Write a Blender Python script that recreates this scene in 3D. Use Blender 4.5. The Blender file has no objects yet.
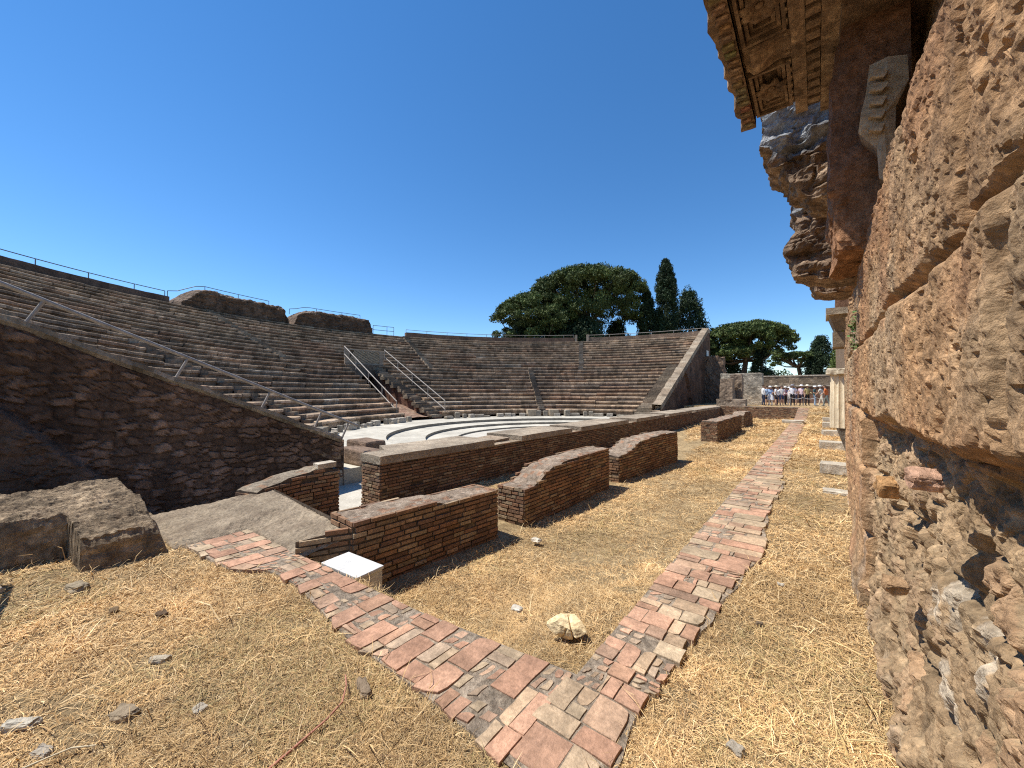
import bpy, bmesh, math, random
import numpy as np
from mathutils import Vector, Matrix
random.seed(11)
rng = np.random.default_rng(11)
SC = bpy.context.scene
COL = SC.collection
R = math.radians
# ------------------------------------------------------------------ noise
def _h(ix, iy, iz, seed):
    with np.errstate(over='ignore'):
        h = (ix.astype(np.int64)*374761393 + iy.astype(np.int64)*668265263 + iz.astype(np.int64)*2147483647 + seed*974634541)
        h = (h ^ (h >> 13)) * 1274126177
        h = h ^ (h >> 16)
        h = (h * 60493 + 19990303) ^ (h >> 11)
    return (h & 0xFFFFFF) / float(0xFFFFFF)
def vnoise(p, seed=0):
    p = np.asarray(p, float)
    i = np.floor(p).astype(np.int64); f = p - i
    w = f*f*f*(f*(f*6-15)+10)
    out = 0
    for a in (0, 1):
        for b in (0, 1):
            for c in (0, 1):
                v = _h(i[:, 0]+a, i[:, 1]+b, i[:, 2]+c, seed)
                out = out + v*(w[:, 0] if a else 1-w[:, 0])*(w[:, 1] if b else 1-w[:, 1])*(w[:, 2] if c else 1-w[:, 2])
    return out*2-1
def fbm(p, scale, octv=4, seed=0, gain=.5, ridge=False):
    p = np.asarray(p, float)*scale; a = 1.; s = 0; t = 0
    for o in range(octv):
        n = vnoise(p + 17.3*o, seed+o)
        if ridge: n = 1-2*np.abs(n)
        s = s + a*n; t += a; a *= gain; p = p*2.03
    return s/t
def voro(q, seed=0):
    q = np.asarray(q, float); i = np.floor(q).astype(np.int64)
    f1 = np.full(len(q), 9.); f2 = np.full(len(q), 9.); idv = np.zeros(len(q))
    z = np.zeros(len(q), np.int64)
    for a in (-1, 0, 1):
        for b in (-1, 0, 1):
            cx, cy = i[:, 0]+a, i[:, 1]+b
            px = cx + .15+.7*_h(cx, cy, z, seed); py = cy + .15+.7*_h(cx, cy, z+1, seed)
            d = np.hypot(q[:, 0]-px, q[:, 1]-py); k = _h(cx, cy, z+2, seed)
            m = d < f1
            f2 = np.where(m, f1, np.minimum(f2, d)); f1 = np.where(m, d, f1); idv = np.where(m, k, idv)
    return f1, f2, idv
def sstep(a, b, x):
    t = np.clip((np.asarray(x, float)-a)/(b-a), 0, 1); return t*t*(3-2*t)
# ------------------------------------------------------------------ materials
def mat(name, c1, c2, scale=3., detail=6, bump=.3, bscale=25., bdist=.02, rough=.92, blotch=.35, c3=None, vor=None, stretch=None, spec=.2, metal=0., speck=.22):
    m = bpy.data.materials.new(name); m.use_nodes = True
    nt = m.node_tree; N = nt.nodes; L = nt.links
    b = N['Principled BSDF']; b.inputs['Roughness'].default_value = rough
    b.inputs['Specular IOR Level'].default_value = spec; b.inputs['Metallic'].default_value = metal
    tc = N.new('ShaderNodeTexCoord'); co = tc.outputs['Object']
    if stretch:
        mp = N.new('ShaderNodeMapping'); mp.inputs['Scale'].default_value = stretch
        L.new(co, mp.inputs['Vector']); co = mp.outputs['Vector']
    def noise(s, d, r=.6):
        n = N.new('ShaderNodeTexNoise'); n.inputs['Scale'].default_value = s; n.inputs['Detail'].default_value = d
        n.inputs['Roughness'].default_value = r; L.new(co, n.inputs['Vector']); return n.outputs['Fac']
    rp = N.new('ShaderNodeValToRGB'); e = rp.color_ramp.elements
    e[0].position = .32; e[0].color = (*c1, 1); e[1].position = .68; e[1].color = (*c2, 1)
    if c3:
        x = e.new(.5); x.color = (*c3, 1)
    L.new(noise(scale, detail), rp.inputs['Fac']); col = rp.outputs['Color']
    def mul(a, bb):
        x = N.new('ShaderNodeMix'); x.data_type = 'RGBA'; x.blend_type = 'MULTIPLY'; x.inputs[0].default_value = 1
        L.new(a, x.inputs[6]); L.new(bb, x.inputs[7]); return x.outputs[2]
    if blotch:
        r2 = N.new('ShaderNodeMapRange'); r2.inputs[1].default_value = .3; r2.inputs[2].default_value = .7
        r2.inputs[3].default_value = 1-blotch; r2.inputs[4].default_value = 1+blotch*.5
        L.new(noise(scale*.23, 3), r2.inputs[0]); cc = N.new('ShaderNodeCombineColor')
        for k in range(3): L.new(r2.outputs[0], cc.inputs[k])
        col = mul(col, cc.outputs[0])
    if speck:
        r3 = N.new('ShaderNodeMapRange'); r3.inputs[1].default_value = .33; r3.inputs[2].default_value = .67
        r3.inputs[3].default_value = 1-speck; r3.inputs[4].default_value = 1+speck*.8
        L.new(noise(bscale*.55, 5, .75), r3.inputs[0]); c2_ = N.new('ShaderNodeCombineColor')
        for k in range(3): L.new(r3.outputs[0], c2_.inputs[k])
        col = mul(col, c2_.outputs[0])
    at = N.new('ShaderNodeAttribute'); at.attribute_name = 'tint'
    col = mul(col, at.outputs['Color'])
    L.new(col, b.inputs['Base Color'])
    if bump:
        a = N.new('ShaderNodeMath'); a.operation = 'MULTIPLY_ADD'; a.inputs[1].default_value = .6
        L.new(noise(bscale, 8, .7), a.inputs[0]); L.new(noise(bscale*.2, 5), a.inputs[2])
        h = a.outputs[0]
        if vor:
            v = N.new('ShaderNodeTexVoronoi'); v.feature = 'DISTANCE_TO_EDGE'; v.inputs['Scale'].default_value = vor
            L.new(co, v.inputs['Vector']); mr = N.new('ShaderNodeMapRange'); mr.inputs[2].default_value = .12
            L.new(v.outputs['Distance'], mr.inputs[0]); ad = N.new('ShaderNodeMath'); ad.operation = 'ADD'
            L.new(h, ad.inputs[0]); L.new(mr.outputs[0], ad.inputs[1]); h = ad.outputs[0]
        bp = N.new('ShaderNodeBump'); bp.inputs['Strength'].default_value = bump; bp.inputs['Distance'].default_value = bdist
        L.new(h, bp.inputs['Height']); L.new(bp.outputs[0], b.inputs['Normal'])
    return m
M = {}
M['brick'] = mat('brick', (.80, .80, .80), (1.12, 1.10, 1.06), 14, 6, .7, 60, .02, blotch=.3, speck=.3)
M['mortar'] = mat('mortar', (.10, .075, .055), (.18, .14, .10), 9, 7, .8, 50, .02)
M['rubble'] = mat('rubble', (.25, .185, .13), (.42, .335, .25), 9, 8, 1., 40, .05, c3=(.33, .25, .18), speck=.4)
M['concrete'] = mat('concrete', (.25, .195, .14), (.40, .33, .24), 4, 8, 1., 45, .04, speck=.42)
M['tile'] = mat('tile', (.80, .80, .80), (1.12, 1.12, 1.12), 16, 9, .9, 60, .015, blotch=.35, speck=.26)
M['pathmortar'] = mat('pathmortar', (.26, .20, .145), (.46, .37, .27), 26, 9, 1., 40, .05, speck=.45)
M['straw'] = mat('straw', (.85, .85, .85), (1.1, 1.08, 1.05), 2.5, 4, 0, blotch=.45, spec=.2, rough=.75, speck=0)
M['dirt'] = mat('dirt', (.28, .19, .10), (.58, .43, .235), 6, 10, 1., 60, .06, c3=(.45, .32, .165), stretch=(1, 1.4, 1), speck=.5)
M['seat'] = mat('seat', (.8, .8, .8), (1.15, 1.12, 1.08), 2.2, 9, .9, 16, .06, blotch=.4, speck=.34)
M['marble'] = mat('marble', (.46, .42, .345), (.60, .555, .465), 3, 7, .25, 40, .008, rough=.7, blotch=.2)
M['whitestone'] = mat('whitestone', (.42, .375, .305), (.58, .525, .43), 9, 7, .8, 40, .03, blotch=.3, speck=.25)
M['rubblewall'] = mat('rubblewall', (.75, .75, .75), (1.15, 1.12, 1.08), 5, 8, 1., 26, .06, blotch=.4, speck=.36)
M['facade'] = mat('facade', (.66, .62, .58), (1.22, 1.19, 1.15), 13, 10, 1., 70, .022, blotch=.3, c3=(.95, .93, .9), speck=.34)
M['carved'] = mat('carved', (.14, .10, .07), (.40, .30, .205), 8, 9, 1., 45, .03, c3=(.25, .175, .118), blotch=.45, speck=.4)
M['lump'] = mat('lump', (.21, .16, .11), (.44, .355, .25), 7, 10, 1., 26, .10, c3=(.33, .26, .18), speck=.45)
M['steel'] = mat('steel', (.30, .26, .215), (.40, .355, .30), 6, 3, 0, rough=.55, blotch=.1, spec=.4, metal=.1)
M['darksteel'] = mat('darksteel', (.10, .10, .11), (.16, .16, .17), 6, 3, 0, rough=.5, blotch=.1, spec=.5)
M['wood'] = mat('wood', (.24, .20, .15), (.36, .31, .24), 6, 6, .4, 40, .01, stretch=(1, 1, 6))
M['white'] = mat('white', (.60, .59, .56), (.67, .66, .63), 3, 5, .1, 30, .004, rough=.55, blotch=.1, spec=.4)
M['leaf'] = mat('leaf', (.8, .8, .8), (1.15, 1.15, 1.1), .8, 3, 0, rough=.65, blotch=.3, spec=.2, speck=0)
M['bark'] = mat('bark', (.09, .06, .04), (.18, .125, .085), 6, 6, .8, 14, .05)
M['far'] = mat('far', (.20, .155, .08), (.36, .28, .14), .06, 6, 0, blotch=.3)
M['cloth'] = mat('cloth', (.9, .9, .9), (1.05, 1.05, 1.05), 6, 3, .2, 30, .01, blotch=.1)
M['paper'] = mat('paper', (.58, .44, .24), (.70, .56, .34), 14, 6, .5, 30, .012, rough=.8, blotch=.15)
# ------------------------------------------------------------------ mesh building
class MB:
    def __init__(s): s.V = []; s.F = []; s.C = []; s.I = []
    def v(s, *p): s.V.append(tuple(float(x) for x in p)); return len(s.V)-1
    def f(s, idx, col=(1, 1, 1), mi=0): s.F.append(tuple(idx)); s.C.append(col); s.I.append(mi)
    def poly(s, pts, col=(1, 1, 1), mi=0): s.f([s.v(*p) for p in pts], col, mi)
    def hexa(s, b, t, col=(1, 1, 1), mi=0, bottom=True):
        k = [s.v(*p) for p in b] + [s.v(*p) for p in t]
        if bottom: s.f((k[3], k[2], k[1], k[0]), col, mi)
        s.f((k[4], k[5], k[6], k[7]), col, mi)
        for i in range(4):
            j = (i+1) % 4; s.f((k[i], k[j], k[4+j], k[4+i]), col, mi)
    def box(s, x0, x1, y0, y1, z0, z1, col=(1, 1, 1), mi=0, j=0.):
        r = lambda: random.uniform(-j, j)
        q = [(x0, y0), (x1, y0), (x1, y1), (x0, y1)]
        s.hexa([(x+r(), y+r(), z0) for x, y in q], [(x+r(), y+r(), z1+r()) for x, y in q], col, mi)
    def tube(s, pts, rad, n=8, col=(1, 1, 1), mi=0, cap=True):
        pts = [Vector(p) for p in pts]
        if not hasattr(rad, '__len__'): rad = [rad]*len(pts)
        rings = []
        for i, p in enumerate(pts):
            t = (pts[min(i+1, len(pts)-1)] - pts[max(i-1, 0)]).normalized()
            a = t.orthogonal().normalized() if i == 0 else (a - t*a.dot(t)).normalized()
            b = t.cross(a)
            rings.append([s.v(*(p + (a*math.cos(2*math.pi*k/n) + b*math.sin(2*math.pi*k/n))*rad[i])) for k in range(n)])
        for A, B in zip(rings, rings[1:]):
            for k in range(n): s.f((A[k], A[(k+1) % n], B[(k+1) % n], B[k]), col, mi)
        if cap: s.f(rings[0][::-1], col, mi); s.f(rings[-1], col, mi)
    def grid(s, P, col=None, mi=0, flip=False):
        n, m = len(P), len(P[0]); K = [[s.v(*p) for p in row] for row in P]
        for i in range(n-1):
            for j in range(m-1):
                q = (K[i][j], K[i+1][j], K[i+1][j+1], K[i][j+1])
                s.f(q[::-1] if flip else q, col(i, j) if callable(col) else (col or (1, 1, 1)), mi)
    def build(s, name, mats, parent=None, smooth=False, base=True):
        me = bpy.data.meshes.new(name)
        V = np.array(s.V, float); off = np.zeros(3)
        if parent is not None: off = np.array(parent.matrix_world.translation) if False else np.array(_wl(parent))
        elif base: off = np.array([(V[:, 0].min()+V[:, 0].max())/2, (V[:, 1].min()+V[:, 1].max())/2, V[:, 2].min()])
        me.from_pydata((V-off).tolist(), [], s.F)
        for m in (mats if isinstance(mats, (list, tuple)) else [mats]): me.materials.append(m)
        me.polygons.foreach_set('material_index', s.I)
        if smooth: me.polygons.foreach_set('use_smooth', [True]*len(s.F))
        at = me.attributes.new('tint', 'FLOAT_COLOR', 'CORNER')
        c = np.array([(*x, 1) for x in s.C]); ln = [len(f) for f in s.F]
        at.data.foreach_set('color', np.repeat(c, ln, 0).ravel())
        me.validate(); me.update()
        o = bpy.data.objects.new(name, me); COL.objects.link(o)
        if parent is not None: o.parent = parent
        else: o.location = off
        return o
def _wl(o):
    p = Vector((0, 0, 0))
    while o is not None: p = p + o.location; o = o.parent
    return p
def arrmesh(name, V, F, mats, tint, parent=None, smooth=False, base=True, mi=None):
    V = np.asarray(V, float); F = np.asarray(F, np.int32); off = np.zeros(3)
    if parent is not None: off = np.array(_wl(parent))
    elif base: off = np.array([(V[:, 0].min()+V[:, 0].max())/2, (V[:, 1].min()+V[:, 1].max())/2, V[:, 2].min()])
    me = bpy.data.meshes.new(name); n, k = F.shape
    me.vertices.add(len(V)); me.vertices.foreach_set('co', (V-off).ravel())
    me.loops.add(n*k); me.loops.foreach_set('vertex_index', F.ravel())
    me.polygons.add(n); me.polygons.foreach_set('loop_start', np.arange(0, n*k, k)); me.polygons.foreach_set('loop_total', np.full(n, k))
    for m in (mats if isinstance(mats, (list, tuple)) else [mats]): me.materials.append(m)
    if mi is not None: me.polygons.foreach_set('material_index', mi)
    me.polygons.foreach_set('use_smooth', np.full(n, smooth))
    at = me.attributes.new('tint', 'FLOAT_COLOR', 'POINT')
    at.data.foreach_set('color', np.c_[np.broadcast_to(tint, (len(V), 3)), np.ones(len(V))].ravel())
    me.update(calc_edges=True)
    o = bpy.data.objects.new(name, me); COL.objects.link(o)
    if parent is not None: o.parent = parent
    else: o.location = off
    return o
def gridF(n, m, keep=None, flip=False):
    i, j = np.meshgrid(np.arange(n-1), np.arange(m-1), indexing='ij')
    a = (i*m+j).ravel(); F = np.stack([a, a+m, a+m+1, a+1], 1)
    if keep is not None: F = F[keep.ravel()]
    return F[:, ::-1] if flip else F
def thing(name, label, cat, loc=(0, 0, 0), group=None):
    o = bpy.data.objects.new(name, None); COL.objects.link(o); o.location = loc; o.empty_display_size = .2
    return tag(o, label, cat, group)
def tag(o, label, cat, group=None):
    o['label'] = label; o['category'] = cat
    if group: o['group'] = group
    return o
def kind(o, k): o['kind'] = k; return o
def dup(o, loc=None, rotz=None, label=None, scale=None):
    c = o.copy(); COL.objects.link(c)
    if loc is not None: c.location = loc
    if rotz is not None: c.rotation_euler = (c.rotation_euler[0], c.rotation_euler[1], rotz)
    if scale is not None: c.scale = scale
    if label: c['label'] = label
    for ch in list(o.children):
        d = ch.copy(); COL.objects.link(d); d.parent = c
        for g in ch.children:
            e = g.copy(); COL.objects.link(e); e.parent = d
    return c
def tube_between(mb, a, b, r, n=8, col=(1, 1, 1), mi=0): mb.tube([a, b], r, n, col, mi)
def shd(c, a, b):
    k = random.uniform(a, b); return tuple(x*k for x in c)
# ------------------------------------------------------------------ camera, light
YAW = R(38.4); F_PX = 385.
cam = bpy.data.cameras.new('camera'); co = bpy.data.objects.new('camera', cam); COL.objects.link(co)
cam.sensor_width = 36; cam.lens = F_PX/1024*36; cam.clip_end = 8000; cam.clip_start = .05
co.location = (0, 0, 1.6); co.rotation_euler = (R(90+1.19), 0, YAW); SC.camera = co
fw = (-math.sin(YAW), math.cos(YAW)); rt = (math.cos(YAW), math.sin(YAW))
def ray(px, d):                       # point at depth d in the direction of a column of the photo, used to lay out the plan
    u = (px-512)/F_PX; return (d*(fw[0]+u*rt[0]), d*(fw[1]+u*rt[1]))
S = Vector((-.34, -.20, .73)).normalized()
sun = bpy.data.lights.new('sun', 'SUN'); so = bpy.data.objects.new('sun', sun); COL.objects.link(so)
sun.energy = 4.6; sun.angle = R(.53); sun.color = (1, .955, .88); so.location = (-20, -15, 60)
so.rotation_euler = (-S).to_track_quat('-Z', 'Y').to_euler()
w = bpy.data.worlds.new('World'); SC.world = w; w.use_nodes = True
nt = w.node_tree; bg = nt.nodes['Background']; sk = nt.nodes.new('ShaderNodeTexSky'); sk.sky_type = 'NISHITA'
sk.sun_disc = False; sk.sun_elevation = math.asin(S.z); sk.sun_rotation = math.atan2(S.x, S.y)
sk.air_density = 1.; sk.dust_density = 0.; sk.ozone_density = 2.2; sk.altitude = 1500
hs = nt.nodes.new('ShaderNodeHueSaturation'); hs.inputs['Saturation'].default_value = 1.26; hs.inputs['Value'].default_value = 1.
nt.links.new(sk.outputs[0], hs.inputs['Color']); nt.links.new(hs.outputs[0], bg.inputs[0]); bg.inputs[1].default_value = .13
SC.view_settings.view_transform = 'Standard'; SC.view_settings.look = 'None'; SC.cycles.use_denoising = False; SC.cycles.filter_width = 1.15; SC.view_settings.exposure = .54; SC.view_settings.gamma = 1
# ------------------------------------------------------------------ ground
PIT = -.5
INX = -1.08                                   # inner edge of the long brick path
BR_IN = [(-1.08, 1.95), (-2.33, 1.79), (-3.74, 1.70), (-5.15, 1.61)]     # inner (pit) edge of the short path arm
BR_OUT = [(-.72, 1.30), (-1.55, 1.32), (-2.39, 1.31), (-2.9, 1.36), (-3.4, 1.41), (-3.85, 1.37), (-4.1, 1.16), (-5.15, 1.04)]
def strip_z(y): return .42*sstep(27.5, 35., y)
def ground_z(x, y):
    p = np.stack([x, y, x*0], 1)
    z = .020*fbm(p, .9, 3, 3) + .012*fbm(p, 4, 3, 5)
    z = z + strip_z(y) + .10*sstep(-3.6, -6, x)*sstep(.8, 0, y)*.5
    return z - .012
ys = np.concatenate([np.arange(-4, 0, .12), np.arange(0, 3.2, .045), np.geomspace(3.2, 36, 130)])
xs = np.concatenate([np.arange(-9.6, -5.6, .12), np.arange(-5.6, 1.9, .05)])
X, Y = np.meshgrid(xs, ys, indexing='ij'); x, y = X.ravel(), Y.ravel()
yb = np.interp(x, [-5.15, -3.74, -2.33, -1.08], [1.58, 1.64, 1.74, 1.9])
Zg = ground_z(x, y)
pit_m = (x < INX+.06) & (y > yb-.06)
Zg = np.where(pit_m, -.75, Zg)
V = np.stack([x, y, Zg], 1)
cx = (X[:-1, :-1]+X[1:, 1:])/2; cy = (Y[:-1, :-1]+Y[1:, 1:])/2
keep = ~((cx < INX-.15) & (cy > 2.2)) & ~((cx < -6.3) & (cy > 1.0))
g = arrmesh('ground', V, gridF(len(xs), len(ys), keep), M['dirt'], (1, 1, 1), smooth=True); kind(g, 'structure')
# sunken stage bed
xs = np.arange(-6.3, INX+.2, .1); ys = np.concatenate([np.arange(1.5, 9, .08), np.geomspace(9, 35.4, 90)])
X, Y = np.meshgrid(xs, ys, indexing='ij'); x, y = X.ravel(), Y.ravel()
def pit_z(x, y):
    p = np.stack([x, y, x*0], 1)
    near = .30*sstep(-2.6, -1.3, x)*sstep(5.5, 2.4, y)
    return PIT + .03*fbm(p, .7, 3, 8) + .015*fbm(p, 4, 3, 9) + near + .12*sstep(-2.4, -1.1, x)
o = arrmesh('stage_bed_ground', np.stack([x, y, pit_z(x, y)], 1), gridF(len(xs), len(ys)), M['dirt'], (1, 1, 1), smooth=True); kind(o, 'structure')
# raised terrace at the far end and the wide land beyond
mb = MB(); mb.poly([(-9.0, 35.2, .42), (6, 35.2, .42), (6, 62, .42), (-9.0, 62, .42)], (1.05, 1.0, .95)); mb.poly([(-9.0, 35.2, -.9), (6, 35.2, -.9), (6, 35.2, .42), (-9.0, 35.2, .42)])
kind(mb.build('far_terrace_ground', M['dirt']), 'structure')
mb = MB(); n = 24
P = [[(sx, sy, -1.) for sy in np.linspace(-1, 1, n)**3*3000] for sx in np.linspace(-1, 1, n)**3*3000]
mb.grid(P); kind(mb.build('land', M['far'], base=False), 'structure')
# ------------------------------------------------------------------ brick path
PATHCOL = [(.49, .28, .18), (.51, .30, .195), (.46, .27, .175), (.50, .35, .22), (.46, .335, .215), (.46, .27, .17), (.43, .315, .215), (.52, .34, .22), (.42, .27, .18), (.47, .355, .23)]
def pinterp(poly, t):
    d = [0]
    for a, b in zip(poly, poly[1:]): d.append(d[-1]+math.dist(a, b))
    s = t*d[-1]
    for k in range(len(d)-1):
        if s <= d[k+1] or k == len(d)-2:
            f = (s-d[k])/(d[k+1]-d[k]); a, b = poly[k], poly[k+1]
            return (a[0]+(b[0]-a[0])*f, a[1]+(b[1]-a[1])*f)
mb = MB()
def slab(quad, col, z=.0, th=.035, gap=.003, j=.010, zj=.004):
    cxm = sum(p[0] for p in quad)/4; cym = sum(p[1] for p in quad)/4
    pts = []
    for k in range(4):                      # a broken, rounded outline instead of four clean corners
        a, b = quad[k], quad[(k+1) % 4]; L = math.dist(a, b); n = max(2, int(L/.06))
        for q in range(n):
            f = q/n; px, py = a[0]+(b[0]-a[0])*f, a[1]+(b[1]-a[1])*f
            dx, dy = cxm-px, cym-py; l = math.hypot(dx, dy)+1e-6
            m = gap + random.uniform(0, j*.45) + (random.uniform(.0, j*2.6)*(random.random() < .35) if q == 0 else 0)
            pts.append((px+dx/l*m, py+dy/l*m))
    sz = strip_z(cym); ax, ay = random.uniform(-zj, zj)*6, random.uniform(-zj, zj)*6
    zz = lambda p: float(sz)+z+(p[0]-cxm)*ax*.2+(p[1]-cym)*ay*.2
    n = len(pts); t = [mb.v(p[0]+(cxm-p[0])*.015, p[1]+(cym-p[1])*.015, zz(p)) for p in pts]
    e = [mb.v(p[0], p[1], zz(p)-.003) for p in pts]; b = [mb.v(p[0], p[1], zz(p)-th) for p in pts]
    mb.f(t, col, 0)
    for k in range(n):
        q = (k+1) % n; mb.f((e[k], e[q], t[q], t[k]), col, 0); mb.f((b[k], b[q], e[q], e[k]), tuple(c*.8 for c in col), 0)
def rc(kk=None):
    c = random.choice(PATHCOL) if kk is None else random.choice(kk); s = random.uniform(.82, 1.15); return tuple(x*s for x in c)
def fill_cell(q4, z):
    """a rectangular bay of the path: one big tile, two or three smaller ones, or a patch of small fragments"""
    a, b, c, d = [Vector(p) for p in q4]
    L = lambda u, v: tuple((a*(1-u)+b*u)*(1-v)+(d*(1-u)+c*u)*v)
    r = random.random()
    def sub(u0, u1, v0, v1, dz=0): slab([L(u0, v0), L(u1, v0), L(u1, v1), L(u0, v1)], rc(), z+dz+random.uniform(-.006, .004))
    if r < .30: sub(0, 1, 0, 1)
    elif r < .45:
        m = random.uniform(.35, .65); sub(0, m, 0, 1); sub(m, 1, 0, 1)
    elif r < .62:
        m = random.uniform(.4, .6); sub(0, 1, 0, m); sub(0, 1, m, 1)
    else:
        nu, nv = random.choice([(2, 2), (3, 2), (2, 3)])
        for i in range(nu):
            for j in range(nv):
                if random.random() < .93:
                    u0, v0 = i/nu+random.uniform(0, .05), j/nv+random.uniform(0, .08)
                    slab([L(u0, v0), L(min(1, u0+random.uniform(.6, .95)/nu), v0+random.uniform(0, .05)), L(min(1, u0+.9/nu), min(1, v0+.85/nv)), L(u0+random.uniform(0, .05), min(1, v0+random.uniform(.6, .9)/nv))], rc(), z-random.uniform(.001, .009))
# short arm, running away from the long path to the left
nb = 25
def armp(poly, x): return (x, float(np.interp(x, [p[0] for p in poly][::-1], [p[1] for p in poly][::-1])))
for i in range(nb):
    t0, t1 = i/nb, (i+1)/nb
    sh = .06 if i % 2 else -.03
    xa, xb = -1.08-4.07*t0, -1.08-4.07*t1; A, B, Dd, Cc = armp(BR_IN, xa), armp(BR_IN, xb), armp(BR_OUT, xa), armp(BR_OUT, xb)
    lp = lambda p, q, f: (p[0]+(q[0]-p[0])*f, p[1]+(q[1]-p[1])*f)
    m1 = .5+random.uniform(-.12, .12)
    if i % 2 == 0:
        m0 = random.uniform(.28, .42); fill_cell([A, B, lp(B, Cc, m0), lp(A, Dd, m0)], .02); m2 = random.uniform(.68, .8)
        fill_cell([lp(A, Dd, m0), lp(B, Cc, m0), lp(B, Cc, m2), lp(A, Dd, m2)], .02)
        fill_cell([lp(A, Dd, m2), lp(B, Cc, m2), lp(Cc, B, random.uniform(-.08, .12)), lp(Dd, A, random.uniform(-.08, .1))], .018)
    else:
        if random.random() < .75: slab([A, B, lp(B, Cc, m1), lp(A, Dd, m1)], rc(PATHCOL[:3]+PATHCOL[5:6]), .021)
        else: fill_cell([A, B, lp(B, Cc, m1), lp(A, Dd, m1)], .02)
        if random.random() < .7: slab([lp(A, Dd, m1), lp(B, Cc, m1), lp(Cc, B, random.uniform(-.1, .06)), lp(Dd, A, random.uniform(-.1, .06))], rc(PATHCOL[:3]), .02)
        else: fill_cell([lp(A, Dd, m1), lp(B, Cc, m1), Cc, Dd], .018)
# corner and long arm
yy = 1.34
def rx(y): return float(np.interp(y, [1.3, 2.1, 3., 4.3, 8.2, 8.4, 35], [-.72, -.70, -.58, -.50, -.50, -.58, -.48])) + .03*math.sin(y*1.7)
while yy < 35:
    st = random.choice([.12, .15, .18, .22]) if yy < 9 else random.choice([.14, .18, .24])
    x0 = INX + random.uniform(-.02, .015) if yy > 1.9 else -1.12; x1 = rx(yy) + random.choice([0, .01, -.015, .02, -.03, .04])
    W = x1-x0; m = sorted(random.uniform(.25, .75) for _ in range(random.choice([1, 2, 2, 3])))
    if len(m) == 2 and m[1]-m[0] < .2: m = [m[0]]
    e = [0]+m+[1]
    for a, b in zip(e, e[1:]):
        q = [(x0+W*a, yy), (x0+W*b, yy), (x0+W*b, yy+st), (x0+W*a, yy+st)]
        if b == 1 and yy < 9 and random.random() < .4: slab(q, rc(PATHCOL[3:5]+PATHCOL[-1:]), .02+random.uniform(-.004, .004))
        elif random.random() < .55: slab(q, rc(), .02+random.uniform(-.006, .004))
        else: fill_cell(q, .02)
    yy += st
# bedding mortar under both arms
nI = 40
P = [[(*pinterp(BR_IN, i/nI), .012), (*[(a+b)/2 for a, b in zip(pinterp(BR_IN, i/nI), pinterp(BR_OUT, i/nI))], .014), (*[b+(b-a)*-.02 for a, b in zip(pinterp(BR_IN, i/nI), pinterp(BR_OUT, i/nI))], .006), (*pinterp(BR_OUT, i/nI), -.06)] for i in range(nI+1)]
mb.grid(P, mi=1, flip=True)
mb.grid([[(*pinterp(BR_IN, i/nI), -.75), (*pinterp(BR_IN, i/nI), .008)] for i in range(nI+1)], (.8, .8, .8), 1, flip=True)
yl = np.linspace(1.30, 35, 200)
mb.grid([[(INX-.002, yv, strip_z(yv)+.010), (-.85, yv, strip_z(yv)+.013), (rx(yv)+.02*math.sin(yv*9), yv, strip_z(yv)+.004), (rx(yv)+.03, yv, strip_z(yv)-.06)] for yv in yl], mi=1, flip=True)
mb.grid([[(INX-.002, yv, -.75), (INX-.002, yv, strip_z(yv)+.006)] for yv in yl if yv > 1.9], (.8, .8, .8), 1)
kind(mb.build('brick_path', [M['tile'], M['pathmortar']]), 'structure')
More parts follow.
